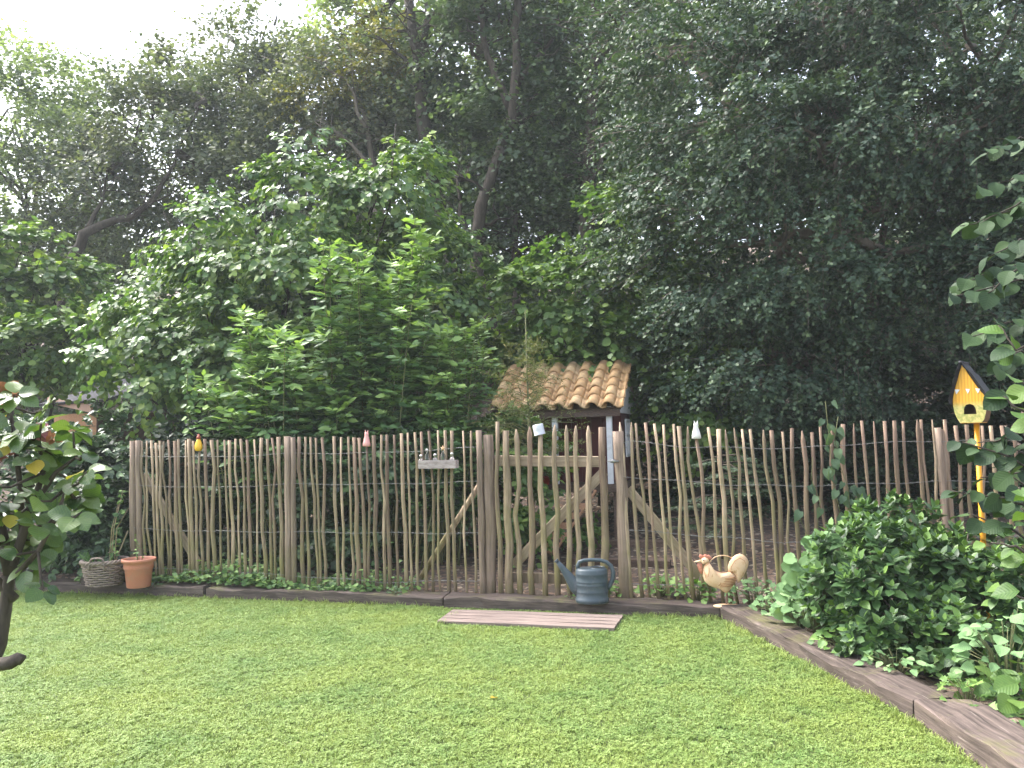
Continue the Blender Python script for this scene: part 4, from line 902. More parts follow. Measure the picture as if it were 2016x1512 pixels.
# ------------------------------------------------------------------ trees and shrubs
def blob(px, py, Y, rxp, ryp, rd):
    c = at(px, py, Y); return (c.x, c.y, c.z, rxp * Y / FPX, rd, ryp * Y / FPX)
def limb_path(a, b_, n=6, wob=.06, sag=.0):
    a, b_ = Vector(a), Vector(b_); Lh = (b_ - a).length
    return [a.lerp(b_, k / n) + (Vector(rng.normal(0, wob * Lh / n * 1.6, 3)) if 0 < k < n else Vector()) - Z * (sag * Lh * 4 * (k/n) * (1 - k/n)) for k in range(n + 1)]
def tree(name, label, base, blobs, mat, n, per, Lsp, leaf, kind='diamond', paths=(), trunk_r=.12, bark='bark', cat='tree', group=None, droop=.35, hang=.25, seed=1, up=.25, thick=.28, wild=.4, limbs=True, width=1.0, lumpy=.18, wide=.0, back=.45, twigs=False, spread=.8, clump=22, size=.5, sweep=None):
    r = np.random.RandomState(seed); base = Vector(base); base.z = ground_h(base.x, base.y) - .1
    t = empty(name, base, label, cat, group)
    mb = MB()
    top = max(blobs, key=lambda b_: b_[2] * 1.0); fork = base.lerp(Vector(top[:3]), .45); fork.z = base.z + (top[2] - base.z) * .5
    if paths:
        for (pts, r0, r1) in paths:
            k = len(pts); fine = []
            for a_, b_ in zip(pts[:-1], pts[1:]): fine += limb_path(a_, b_, 3, .05)[:-1]
            fine.append(Vector(pts[-1])); k = len(fine); mb.tube(fine, [r0 + (r1 - r0) * i / (k-1) for i in range(k)], 8, True, 1.0, None, .05, r)
            for j in range(7):                # side branches and their twigs
                i = r.randint(k // 3, k); d = Vector((r.normal(0, 1), r.normal(-.2, .6), abs(r.normal(.3, .5)))).normalized(); ln_ = r.uniform(.5, 1.3); rr_ = max(.010, (r0 + (r1 - r0) * i / k) * .35); e = fine[i] + d * ln_
                mb.tube(limb_path(fine[i], e, 4, .10), [rr_, rr_ * .8, rr_ * .6, rr_ * .4, .004], 5)
                e2 = fine[i].lerp(e, .55); mb.tube(limb_path(e2, e2 + Vector(r.normal(0, .35, 3)) + Z * .15, 3, .08), [rr_ * .45, rr_ * .35, rr_ * .2, .003], 4)
    else:
        mb.tube(limb_path(base, fork), [trunk_r * (1 - .06 * i) for i in range(7)], 8, True, 1.0, None, .05, r)
    if limbs:
        for b_ in blobs:
            c = Vector(b_[:3]); s = fork if not paths else min([p_ for pts, _, _ in paths for p_ in map(Vector, pts)], key=lambda p_: (p_ - c).length + max(0, p_.z - c.z) * 2)
            pth = limb_path(s, c, 5, .12); mb.tube(pth, [trunk_r * .55 * (1 - .19 * i) for i in range(6)], 6, True)
            for j in range(5):
                d = Vector(r.normal(0, 1, 3)).normalized(); e = c + Vector((d.x * b_[3], d.y * b_[4], abs(d.z) * b_[5])) * .85
                mb.tube(limb_path(pth[3 + j % 3], e, 4, .10), [trunk_r * .24, trunk_r * .19, trunk_r * .13, trunk_r * .08, trunk_r * .03], 5, True)
    P, D = crown_points(r, blobs, n, thick, up, back, lumpy, clump, size)
    if sweep: D = nrm(D + np.array(sweep))
    if twigs:
        for q, d in zip(P[::twigs], D[::twigs]):
            q, d = Vector(q), Vector(d); mb.tube([q - d * Lsp * .6, q + d * Lsp * .5 - Z * droop * Lsp * .25, q + d * Lsp - Z * droop * Lsp], [.006, .004, .002], 3, False)
    mb.build('trunk', M[bark], t)
    a = sprays(r, P, D, per, Lsp, leaf, droop, spread, hang, wild, wide)
    o = link('crown', leaf_mesh('crown', kind, *a[:4], a[4], width), L[mat], t, False); tag(o, kind='stuff')
    return t
def gbase(px, Y): q = at(px, 900, Y); return (q.x, q.y, 0)
def pp(pts, Y): return [at(x, y, Y) for x, y in pts]

G1 = 'trees of the wood behind the garden'
# far wood closing the view
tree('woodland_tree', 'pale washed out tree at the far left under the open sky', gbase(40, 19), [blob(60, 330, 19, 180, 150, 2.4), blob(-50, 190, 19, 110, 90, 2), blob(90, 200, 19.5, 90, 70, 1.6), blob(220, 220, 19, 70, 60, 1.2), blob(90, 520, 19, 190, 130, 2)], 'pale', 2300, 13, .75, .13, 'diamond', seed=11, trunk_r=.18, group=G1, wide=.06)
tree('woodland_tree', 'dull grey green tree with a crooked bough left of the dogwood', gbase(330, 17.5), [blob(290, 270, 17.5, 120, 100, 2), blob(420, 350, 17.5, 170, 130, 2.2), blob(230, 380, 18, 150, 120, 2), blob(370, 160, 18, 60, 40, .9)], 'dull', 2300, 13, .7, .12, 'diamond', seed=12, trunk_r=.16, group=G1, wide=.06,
     paths=[(pp([(130, 640), (140, 520), (165, 460), (220, 436), (265, 425), (310, 380), (350, 300), (390, 210)], 15.7), .13, .012), (pp([(165, 460), (200, 400), (215, 330)], 15.7), .06, .012)])
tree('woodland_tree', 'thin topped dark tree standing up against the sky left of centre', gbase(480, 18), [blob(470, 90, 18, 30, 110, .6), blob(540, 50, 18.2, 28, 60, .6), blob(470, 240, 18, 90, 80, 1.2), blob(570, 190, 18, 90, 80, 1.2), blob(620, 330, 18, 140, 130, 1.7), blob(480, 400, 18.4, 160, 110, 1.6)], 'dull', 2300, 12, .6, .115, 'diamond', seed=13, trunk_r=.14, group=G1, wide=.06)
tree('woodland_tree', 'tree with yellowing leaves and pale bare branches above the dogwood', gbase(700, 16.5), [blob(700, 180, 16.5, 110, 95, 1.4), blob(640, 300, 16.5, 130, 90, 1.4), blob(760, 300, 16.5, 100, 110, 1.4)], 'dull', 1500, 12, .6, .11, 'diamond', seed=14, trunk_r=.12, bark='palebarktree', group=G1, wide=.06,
     paths=[(pp([(760, 640), (745, 480), (735, 330), (700, 180), (690, 120)], 15.4), .10, .02), (pp([(720, 250), (680, 155), (600, 112)], 15.0), .04, .010), (pp([(735, 330), (670, 265), (620, 240)], 15.1), .04, .010)])
tree('young_tree', 'small yellow green tree top in front of the wood', gbase(705, 16), [blob(705, 110, 15.6, 45, 45, .6), blob(760, 130, 15.7, 50, 40, .6), blob(660, 190, 15.7, 50, 40, .6)], 'olive', 420, 12, .45, .10, 'diamond', seed=15, trunk_r=.06, cat='tree', group=G1)
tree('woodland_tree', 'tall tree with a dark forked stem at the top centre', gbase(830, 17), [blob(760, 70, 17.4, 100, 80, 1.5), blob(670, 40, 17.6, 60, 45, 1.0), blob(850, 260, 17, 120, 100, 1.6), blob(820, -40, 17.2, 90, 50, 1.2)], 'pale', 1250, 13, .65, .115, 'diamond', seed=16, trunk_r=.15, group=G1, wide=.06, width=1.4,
     paths=[(pp([(900, 700), (885, 480), (850, 330), (828, 200), (825, 130), (812, 60), (800, -40)], 14.9), .16, .08), (pp([(826, 135), (838, 60), (845, -30)], 14.9), .08, .05), (pp([(826, 150), (790, 110), (740, 70)], 14.9), .055, .02), (pp([(825, 135), (850, 118), (875, 85)], 14.8), .05, .02)])
tree('woodland_tree', 'tall slender leaved tree with a twisting trunk at the centre', gbase(960, 15), [blob(1000, 50, 15, 90, 70, 1.3), blob(930, 110, 15, 50, 80, 1.0), blob(1090, 70, 15.2, 70, 80, 1.2), blob(1050, 260, 15.2, 130, 110, 1.5), blob(960, 340, 15.5, 120, 110, 1.5), blob(960, -40, 15, 70, 40, 1.0), blob(990, 470, 15.6, 110, 80, 1.3)], 'wood', 2200, 13, .6, .105, 'diamond', seed=17, trunk_r=.16, group=G1, wide=.05, width=1.4,
     paths=[(pp([(975, 680), (958, 585), (938, 520), (935, 470), (955, 380), (985, 300), (1010, 220), (1018, 120), (1012, 60), (1025, -40)], 13.8), .125, .06), (pp([(1012, 225), (975, 150), (955, 90), (940, 20)], 14), .08, .04), (pp([(1016, 170), (1060, 110), (1105, 60)], 14), .06, .02), (pp([(935, 480), (905, 420), (900, 350)], 14.1), .06, .02)])
tree('woodland_tree', 'dark tree with a straight trunk behind the hazel and hen house', gbase(1150, 14.5), [blob(1190, 120, 14.5, 110, 150, 1.5), blob(1130, 330, 14.8, 120, 140, 1.5), blob(1240, 300, 14.5, 90, 130, 1.4), blob(1080, 470, 15, 110, 90, 1.3)], 'wood', 2600, 13, .55, .10, 'diamond', seed=18, trunk_r=.15, group=G1, wide=.05,
     paths=[(pp([(1150, 640), (1152, 470), (1158, 360), (1165, 240), (1178, 100), (1175, -40)], 13.6), .14, .08), (pp([(1176, 110), (1225, 60), (1230, 30), (1190, -30)], 13.4), .09, .06), (pp([(1158, 370), (1180, 330), (1190, 290)], 13.5), .05, .03), (pp([(1015, 620), (1014, 500), (1020, 420)], 14.4), .07, .05)])
# dense dark mass of the wood further up the bank
r = np.random.RandomState(77); bl = [blob(px, 490 + r.normal(0, 40) + (0 if px > 900 else 190), 24 + r.normal(0, 1), 190, 190, 2.5) for px in range(-150, 2300, 150)] + [blob(px, 740, 20, 200, 120, 1.5) for px in range(-150, 2300, 170)] + [blob(px, 590, 21, 130, 90, 1.2) for px in range(-100, 1000, 110)] + [blob(px, 200, 22, 180, 190, 2) for px in range(1100, 2300, 120)] + [blob(px, 480, 18, 150, 150, 1.2) for px in range(1300, 2300, 130)] + [blob(px, 330, 24, 150, 110, 2) for px in range(800, 1100, 150)]
P, D = crown_points(r, bl, 15500, .3, .2, .3, .2, 18, .9); a = sprays(r, P, D, 12, 1.0, .22, .3, .8, .25, .4, .12)
tag(link('woodland', leaf_mesh('woodland', 'diamond', *a[:4], a[4]), L['wood'], None, False), 'deep green wood on the bank behind everything', 'woodland', kind='stuff')

# the great hawthorn on the right
tree('hawthorn_tree', 'great dark hawthorn overhanging the right side of the fence', gbase(1640, 10.8),
     [blob(1640, 60, 10.4, 330, 190, 2.0), blob(1950, 120, 10.0, 260, 240, 2.0), blob(1420, 260, 9.9, 190, 190, 1.5), blob(1620, 290, 9.3, 190, 110, 1.1), blob(1850, 260, 9.2, 180, 110, 1.1), blob(1370, 480, 9.8, 140, 190, 1.1), blob(1500, 530, 9.6, 150, 190, 1.1),
      blob(1480, 720, 9.9, 150, 120, 1.0), blob(1330, 90, 10.8, 150, 120, 1.4), blob(1780, 500, 9.2, 130, 70, .9), blob(1720, 640, 10.2, 170, 150, 1.0), blob(1900, 560, 9.8, 130, 190, 1.0), blob(2060, 400, 9.5, 150, 260, 1.2), blob(1650, 780, 10.8, 220, 90, .8)],
     'hawthorn', 12500, 14, .38, .064, 'lobe', seed=21, trunk_r=.17, bark='palebarktree', cat='tree', droop=.30, hang=.15, up=-.05, wild=.42, wide=.02, lumpy=.25, twigs=5, clump=30, size=.44, sweep=(-.75, -.35, -.28), spread=.62,
     paths=[([at(1690, 900, 10.8) - Z * 1.2] + pp([(1690, 700), (1680, 480), (1655, 300), (1635, 120), (1620, 20), (1610, -80)], 10.6), .19, .09), (pp([(1640, 150), (1680, 60), (1690, -40)], 10.2), .06, .03), (pp([(1655, 300), (1560, 230), (1440, 210)], 10.2), .07, .03), (pp([(1670, 430), (1770, 380), (1880, 330)], 10.2), .07, .03),
            (pp([(1675, 470), (1700, 420), (1780, 400), (1830, 430)], 9.4), .045, .015), (pp([(1620, 30), (1570, 10), (1540, -30)], 10.2), .05, .03), ([at(1760, 900, 10.6) - Z * 1.2] + pp([(1740, 620), (1735, 480), (1740, 380)], 10.6), .06, .04), ([at(1905, 900, 10.6) - Z * 1.2] + pp([(1900, 560), (1895, 420), (1890, 300)], 10.6), .07, .04)])
# dark growth under the hawthorn
r = np.random.RandomState(78)
for k, (px, Y, rx_, lb) in enumerate(((1340, 11.6, 130, 'dark undergrowth right behind the hen house'), (1560, 11.4, 150, 'dark undergrowth below the middle of the hawthorn'), (1800, 11.0, 160, 'dark undergrowth behind the birdhouse'), (2010, 10.4, 150, 'dark undergrowth at the right edge behind the fence'))):
    tree('undergrowth_shrub', lb, gbase(px, Y), [blob(px, 830, Y, rx_, 150, .8), blob(px + 40, 960, Y - .6, rx_, 90, .7)], 'darkhedge', 1700, 12, .40, .085, 'diamond', seed=30 + k, trunk_r=.05, cat='shrub', group='dark undergrowth under the trees', droop=.5)

# dogwood: the big bright shrub
def big_leaf_objects(parent, P, axis, normal, ln, meshes, name='leaf'):
    a, b_, n = frames(np.asarray(axis, float), np.asarray(normal, float))
    for i in range(len(P)):
        s = float(ln[i]); place(name, meshes[i % len(meshes)], mat_from(P[i], Vector(a[i]) * s, Vector(b_[i]) * s, Vector(n[i]) * s), parent)
def shrub_with_leaves(t, arrs, kind, width, mat, matobj, nobj=300, seed=0, crown='foliage'):
    """the leaves that show largest become objects, the rest one mesh"""
    P, A, Nn, ln, rd = arrs; P = np.asarray(P); c = np.array([0, 0, CAMZ]); d = np.linalg.norm(P - c, axis=1)
    px = P[:, 0] / P[:, 1] * FPX + CX; facing = np.abs(np.sum(nrm(Nn) * nrm(P - c), 1)); sc_ = ln / d * (.4 + facing); sc_[(px < -10) | (px > 2030)] = 0
    dm = P[:, 1] - np.median(P[:, 1]); sc_ = sc_ * np.where(dm < 0, 1, .2)
    top = np.argsort(-sc_)[:nobj]; rest = np.ones(len(P), bool); rest[top] = False
    ms = [one_leaf('leaf', kind, width, matobj, seed + i) for i in range(5)]
    big_leaf_objects(t, P[top], A[top], Nn[top], ln[top], ms)
    if rest.any(): tag(link(crown, leaf_mesh(crown, kind, P[rest], A[rest], Nn[rest], ln[rest], rd[rest], width), mat, t, False), kind='stuff')
r = np.random.RandomState(41); b0 = Vector(gbase(540, 10.8)); b0.z = ground_h(b0.x, b0.y)
dw = empty('dogwood_shrub', b0, 'big bright green broad leaved shrub rising behind the left fence', 'shrub')
bl = [blob(620, 410, 10.6, 110, 80, 1.0), blob(760, 400, 10.8, 110, 75, 1.0), blob(430, 490, 10.5, 85, 70, .8), blob(560, 530, 10.3, 150, 100, 1.1), blob(370, 620, 10.2, 120, 80, 1.0), blob(500, 640, 11.4, 240, 130, .5), blob(700, 560, 11.5, 200, 120, .5), blob(800, 520, 10.8, 100, 110, .9), blob(250, 680, 10.3, 80, 50, .7), blob(320, 745, 10.0, 90, 80, .8), blob(480, 720, 10.1, 150, 110, .9), blob(860, 620, 11, 80, 130, .8), blob(610, 315, 10.7, 30, 28, .3), blob(745, 315, 10.7, 40, 28, .3), blob(395, 415, 10.5, 50, 35, .4), blob(560, 620, 10.2, 140, 90, .9)]
mb = MB()
for q in bl:
    for j in range(3): mb.tube(limb_path(b0 + Vector(r.normal(0, .25, 3)) * Vector((1, 1, 0)).length * .5, Vector(q[:3]) + Vector(r.normal(0, .3, 3)), 6, .08), [.035, .03, .025, .02, .015, .01, .006], 5)
mb.build('stems', M['bark'], dw)
P, D = crown_points(r, bl, 4600, .30, .10, .4, .25, 24, .32); a = sprays(r, P, D, 9, .27, .096, .5, .75, .75, .30, .02, .9)
shrub_with_leaves(dw, a, 'ovate', 1.25, L['dogwood'], LO['dogwood'], 300, 5, 'crown')

# hazel behind the hen house and beside it, hazel at the far left
def hazel(label, base, bl, n, seed, mat='hazel', leaf=.10, name='hazel_shrub', kind='round', group=None):
    return tree(name, label, base, bl, mat, n, 9, .34, leaf, kind, seed=seed, trunk_r=.05, bark='bark', cat='shrub', droop=.5, hang=.45, up=.15, thick=.22, wild=.32, group=group, size=.30)
hazel('light green hazel rising behind the tiled hen house', gbase(1180, 11.2), [blob(1170, 480, 11, 75, 80, .8), blob(1230, 470, 11, 70, 80, .7), blob(1120, 590, 10.9, 140, 60, .9), blob(1250, 580, 11, 110, 100, .8), blob(1130, 690, 10.7, 150, 80, .8), blob(1020, 620, 10.9, 80, 70, .7), blob(1180, 780, 10.8, 140, 70, .7)], 1500, 51)
hazel('bright leafy shrub just right of the hen house under the hawthorn', gbase(1370, 10.2), [blob(1370, 690, 10.1, 55, 60, .5), blob(1390, 780, 10, 60, 60, .5), blob(1330, 815, 10.6, 50, 40, .4), blob(1330, 720, 10.5, 40, 60, .4)], 420, 52)
hazel('dark leafed shrub at the left edge below the pale trees', gbase(40, 12), [blob(40, 520, 12, 110, 70, 1), blob(-60, 560, 12, 110, 90, 1), blob(110, 600, 12.4, 80, 60, .8)], 800, 53, 'dogwood', .12)
hazel('leafy shrub around the shed roof at the left edge', gbase(60, 11.4), [blob(30, 680, 11.2, 90, 50, .6), blob(130, 680, 11.4, 100, 40, .6), blob(-40, 750, 11.4, 70, 80, .5)], 620, 54, 'hazel', .11)
# ivy behind the left end of the fence and the low growth behind the pales
def low(label, base, bl, n, seed, mat='ivy', leaf=.075, kind='heart', name='ivy_mass', cat='ivy', per=10, Lsp=.24, group='ivy and low growth behind the fence'):
    return tree(name, label, base, bl, mat, n, per, Lsp, leaf, kind, seed=seed, trunk_r=.025, bark='bark', cat=cat, droop=.4, hang=.5, up=.1, thick=.2, wild=.35, group=group, size=.22, limbs=False)
low('ivy thicket left of the fence end behind the basket', gbase(180, 8.9), [blob(190, 960, 8.9, 75, 100, .5), blob(130, 1000, 9.0, 90, 110, .6), blob(40, 950, 9.2, 110, 120, .6), blob(215, 1060, 8.6, 50, 60, .3), blob(120, 900, 9.4, 90, 50, .5)], 1500, 61)
low('dark bramble growth behind the left end pales', gbase(370, 9.3), [blob(330, 900, 9.3, 90, 70, .5), blob(420, 960, 9.3, 120, 100, .6), blob(310, 1020, 9.2, 80, 90, .4), blob(520, 1000, 9.2, 110, 120, .5)], 1700, 62, 'darkhedge', .085, 'ovate')
low('dark leafy growth behind the middle of the left fence', gbase(680, 8.8), [blob(640, 930, 9, 120, 90, .5), blob(760, 900, 9, 120, 80, .5), blob(700, 1020, 8.8, 130, 90, .4), blob(860, 920, 9, 100, 90, .4), blob(870, 1010, 9, 80, 70, .4)], 1900, 63, 'ivy', .085, 'ovate')
low('leafy plants under the hen house seen through the gate', gbase(1040, 8.9), [blob(1020, 900, 8.8, 60, 60, .3), blob(1060, 1000, 8.8, 80, 70, .4), blob(1035, 860, 8.8, 35, 30, .2)], 480, 64, 'hazel', .085, 'ovate')
# low dark fir behind the right fence
r = np.random.RandomState(65); fb_ = Vector(gbase(1420, 8.2)); fb_.z = ground_h(fb_.x, fb_.y); ft = empty('low_fir', fb_, 'low dark fir with tiered branches behind the right fence', 'fir tree')
mb = MB(); mb.tube([fb_ - Z * .1, fb_ + Z * .5, fb_ + Z * 1.15], [.04, .025, .008], 6); PP = []; DD = []
for k in range(34):
    h = .25 + .8 * (k / 34); a = r.rand() * 6.28; ln_ = (1.15 - h * .75) * r.uniform(.6, .95); d = Vector((math.cos(a), math.sin(a), .05)); e = fb_ + Z * h + d * ln_
    mb.tube([fb_ + Z * h, fb_ + Z * h + d * ln_ * .5, e - Z * .06], [.010, .007, .003], 4)
    for j in range(10):
        s = .25 + .75 * j / 9; q = fb_ + Z * (h - .05 * s) + d * ln_ * s
        for sg in (-1, 1):
            PP.append(tuple(q)); DD.append(tuple((d * .5 + Vector((-d.y, d.x, 0)) * sg * .8).normalized()))
mb.build('trunk', M['bark'], ft); a = sprays(r, np.array(PP), np.array(DD), 12, .14, .035, .2, .9, .0, .2)
tag(link('needles', leaf_mesh('needles', 'lance', *a[:4], a[4], .7), L['fir'], ft, False), kind='stuff')

# elder: long shoots with feathered leaves
def elder(label, base, shoots, seed, leaf=.095, mat='elder', name='elder_shrub'):
    r = np.random.RandomState(seed); base = Vector(base); base.z = ground_h(base.x, base.y) - .05; t = empty(name, base, label, 'shrub'); mb = MB(); LP = []; LA = []; LN = []; LL = []; LR = []
    for (tip, n) in shoots:
        tip = Vector(tip); s0_ = base + Vector((r.normal(0, .2) + (tip.x - base.x) * .25, r.normal(0, .15), 0)); s0_.z = ground_h(s0_.x, s0_.y)
        mid = s0_.lerp(tip, .55) + Vector((0, 0, .12 * (tip - s0_).length)); pth = []
        for k in range(9):
            u = k / 8; pth.append(s0_ * (1-u)**2 + mid * 2*u*(1-u) + tip * u*u)
        mb.tube(pth, [.010 * (1 - .085 * k) for k in range(9)], 5)
        for k in range(n):
            u = .30 + .70 * (k // 2 + r.rand() * .3) / (n / 2); u = min(u, 1); q = s0_ * (1-u)**2 + mid * 2*u*(1-u) + tip * u*u; tan = ((mid - s0_) * (1-u) + (tip - mid) * u).normalized()
            a = (k // 2) * 1.57 + (0 if k % 2 else 3.14) + r.normal(0, .3); s = tan.orthogonal().normalized(); w = tan.cross(s)
            d = (s * math.cos(a) + w * math.sin(a)) * .9 + tan * (.45 + .6 * (u > .85)); d = (d + Z * r.normal(.30, .2)).normalized(); rl = r.uniform(.17, .27) * (1.1 - .3 * u); cv = r.normal(.36, .14) + .5 * max(0, (u - .6) / .4)
            sd_ = d.cross(Z); sd_ = sd_.normalized() if sd_.length > .1 else s; npair = 3
            for j in range(npair * 2 + 1):
                v = (.35 + .25 * (j // 2)) if j < npair * 2 else 1.0; pos = q + d * rl * v - Z * (.30 * rl * v * v); sg = 1 if j % 2 else -1
                ax = (d * .6 + sd_ * sg * .8 - Z * .30) if j < npair * 2 else d - Z * .5
                LP.append(tuple(pos)); LA.append(tuple(ax + Vector(r.normal(0, .12, 3)))); LN.append(tuple(Z * .8 + d * .3 + Vector((0, -.35, 0)) + Vector(r.normal(0, .33, 3)))); LL.append(leaf * r.uniform(.75, 1.2)); LR.append(min(1, max(0, cv + r.normal(0, .1))))
    mb.build('stems', M['twig'], t)
    tag(link('foliage', leaf_mesh('foliage', 'lance', np.array(LP), np.array(LA), np.array(LN), np.array(LL), np.array(LR), 1.2), L[mat], t, False), kind='stuff')
r = np.random.RandomState(90)
def shoots(list_, Y, spread_px, spread_y, n, rng_=r):
    out = []
    for (px, py, k) in list_:
        for j in range(k): out.append((at(px + r.normal(0, spread_px), py + r.normal(0, spread_px * .8), Y + r.normal(0, spread_y)), n + 2 * r.randint(0, 3)))
    return out
elder('tall feathery leaved elder behind the middle of the left fence', gbase(690, 8.9), shoots([(655, 480, 4), (700, 540, 4), (745, 560, 4), (800, 530, 4), (850, 450, 5), (850, 540, 5), (760, 640, 6), (690, 660, 6), (640, 640, 4), (850, 650, 5), (730, 740, 7), (800, 730, 6), (620, 740, 4), (660, 800, 6), (760, 810, 7), (860, 780, 6)], 8.9, 26, .25, 22), 91, .115)
elder('elder with low arching shoots reaching left over the fence', gbase(560, 8.7), shoots([(470, 620, 3), (520, 660, 4), (560, 680, 4), (400, 760, 3), (450, 790, 4), (520, 800, 5), (590, 790, 5), (500, 740, 3)], 8.7, 18, .2, 20), 92, .115)
elder('elder bush hanging in front of the hen house roof on its left', gbase(860, 8.6), shoots([(890, 660, 4), (930, 640, 4), (960, 680, 2), (895, 740, 5), (865, 800, 5), (895, 790, 3), (975, 715, 1), (900, 840, 5), (935, 850, 2)], 8.6, 9, .2, 18), 93, .085)
# thin feathery conifer in front of the roof
r = np.random.RandomState(95); q0 = Vector(gbase(1045, 8.1)); q0.z = ground_h(q0.x, q0.y); tp = at(1034, 610, 8.1); ct = empty('young_conifer', q0, 'thin wispy young conifer with a bare leader in front of the tiled roof', 'conifer')
mb = MB(); mb.tube([q0, q0.lerp(tp, .5), tp], [.02, .013, .004], 6); PP = []; DD = []
for k in range(60):
    u = .42 + .46 * r.rand(); q = q0.lerp(tp, u); a = r.rand() * 6.28; ln_ = (1.0 - u) * .95 * r.uniform(.5, 1.1) + .05; d = Vector((math.cos(a), math.sin(a), .25)).normalized(); e = q + d * ln_
    mb.tube([q, q.lerp(e, .5) + Z * .02, e - Z * .05], [.005, .0035, .002], 4)
    for j in range(7):
        s = .2 + .8 * j / 6; PP.append(tuple(q + d * ln_ * s)); DD.append(tuple((d + Vector(r.normal(0, .7, 3))).normalized()))
mb.build('trunk', M['twig'], ct); a = sprays(r, np.array(PP), np.array(DD), 16, .16, .035, .15, .8, .0, .5)
tag(link('needles', leaf_mesh('needles', 'lance', *a[:4], a[4], .55), L['conifer'], ct, False), kind='stuff')

# ------------------------------------------------------------------ bush in the right bed
r = np.random.RandomState(101); bb = Vector((2.75, 5.25, .05)); eb = empty('evergreen_bush', bb, 'rounded glossy evergreen bush in the right bed by the sleepers', 'shrub')
bl = [blob(1730, 1150, 5.4, 140, 120, .55), blob(1700, 1200, 5.6, 65, 95, .35), blob(1840, 1160, 5.3, 110, 110, .5), blob(1760, 1055, 5.8, 80, 75, .4), blob(1690, 1110, 5.9, 80, 70, .35), blob(1860, 1240, 5.0, 90, 75, .4), blob(1740, 1240, 5.1, 110, 60, .35), blob(1890, 1100, 5.6, 90, 60, .4), blob(1950, 1190, 5.0, 70, 100, .35)]
mb = MB()
for q in bl:
    for j in range(4): mb.tube(limb_path(bb + Vector((r.normal(0, .12), r.normal(0, .1), 0)), Vector(q[:3]) + Vector(r.normal(0, .12, 3)), 4, .06), [.014, .012, .009, .006, .004], 5)
mb.build('stems', M['bark'], eb)
P, D = crown_points(r, bl, 760, .2, .5, .5, .16)
k = 9; S = len(P); ang = (np.arange(k) * 2.4)[None] + r.rand(S, 1) * 6.28; s1 = nrm(np.cross(D, r.normal(0, 1, (S, 3)))); s2 = np.cross(D, s1)
tt = (np.arange(k) / k)[None, :, None]; ax = s1[:, None] * np.cos(ang)[..., None] + s2[:, None] * np.sin(ang)[..., None]; ax = ax + D[:, None] * (.35 + 1.5 * tt) - np.array([0, 0, .25]) * (1 - tt)
pos = P[:, None] + D[:, None] * (tt * .07 - .03); nr = D[:, None] * 1.0 + np.array([0, 0, .5]) - ax * .2 + r.normal(0, .15, (S, k, 3)); ln = (.088 * r.uniform(.75, 1.2, (S, k)) * (1.1 - .5 * tt[..., 0])); rd = np.clip(r.normal(.35, .12, (S, 1)) + .5 * (tt[..., 0] > .7) + r.normal(0, .08, (S, k)), 0, 1)
a = (pos.reshape(-1, 3), ax.reshape(-1, 3), nr.reshape(-1, 3), ln.ravel(), rd.ravel()); ok = a[0][:, 2] > .05; a = tuple(x[ok] for x in a)
shrub_with_leaves(eb, a, 'lance', 1.5, L['shrub'], LO['shrub'], 300, 11)
# low plants: helper for a clump with leaves as objects
def clump(name, label, centre, n, rad, hgt, leaf, kind, width, mat, cat='plant', group=None, seed=0, up=.5, flat=1.0, tilt=.5):
    r = np.random.RandomState(seed); c = Vector(centre); t = empty(name, c, label, cat, group); ms = [one_leaf('leaf', kind, width, mat, seed * 3 + i) for i in range(3)]; mb = MB(); PP = []; AA = []; NN = []
    for i in range(n):
        a = r.rand() * 6.28; q = rad * r.rand() ** .6; d = np.array([math.cos(a), math.sin(a) * flat, 0]); tip = np.array(c) + d * q + [0, 0, hgt * (1.05 - .6 * (q / rad) ** 2) * r.uniform(.6, 1.1)]
        if i % 2 == 0: mb.tube([c + Vector(d) * q * .2 - Z * .01, Vector(tip) * .5 + c * .5 + Z * hgt * .15, tip], [.003, .0025, .0018], 4)
        PP.append(tip); AA.append(d + [0, 0, r.normal(0, .3)]); NN.append(np.array([0, -tilt, 1]) + d * .3 + r.normal(0, .25, 3))
    mb.build('stems', M['twig'], t); big_leaf_objects(t, np.array(PP), np.array(AA), np.array(NN), leaf * r.uniform(.6, 1.15, n), ms); return t
def gpos(px, py, z=.07): return on_z(px, py, z)
G2 = 'low leafy plants at the foot of the fence'
clump('mallow_plant', 'pale soft round leaved plant leaning on the left of the evergreen bush', gpos(1618, 1257), 125, .24, .66, .092, 'scallop', 1.0, LO['mallow'], seed=3, flat=.5, tilt=.9)
clump('mallow_plant', 'low pale round leaved plant at the sleeper edge between rooster and bush', gpos(1572, 1240), 70, .20, .22, .075, 'scallop', 1.0, LO['mallow'], seed=31, flat=.6, tilt=.7)
clump('weed_plant', 'leafy weeds spilling over the sleeper under the front of the bush', gpos(1665, 1287), 70, .20, .16, .06, 'ovate', 1.1, LO['straw'], group='weeds in the right bed', seed=32)
clump('weed_plant', 'fresh green weeds at the sleeper below the middle of the bush', gpos(1765, 1325), 60, .18, .15, .06, 'ovate', 1.0, LO['mallow'], group='weeds in the right bed', seed=33)
clump('strawberry_plant', 'bright strawberry plant between the gate post and the rooster', gpos(1300, 1178), 64, .16, .18, .058, 'scallop', .9, LO['straw'], group=G2, seed=4)
clump('strawberry_plant', 'strawberry plant just left of the rooster base', gpos(1375, 1185), 64, .17, .17, .058, 'scallop', .9, LO['straw'], group=G2, seed=5)
clump('cranesbill_plant', 'low cranesbill plant just right of the rooster', gpos(1490, 1195), 80, .22, .20, .052, 'lobed', 1.2, LO['mallow'], group=G2, seed=6)
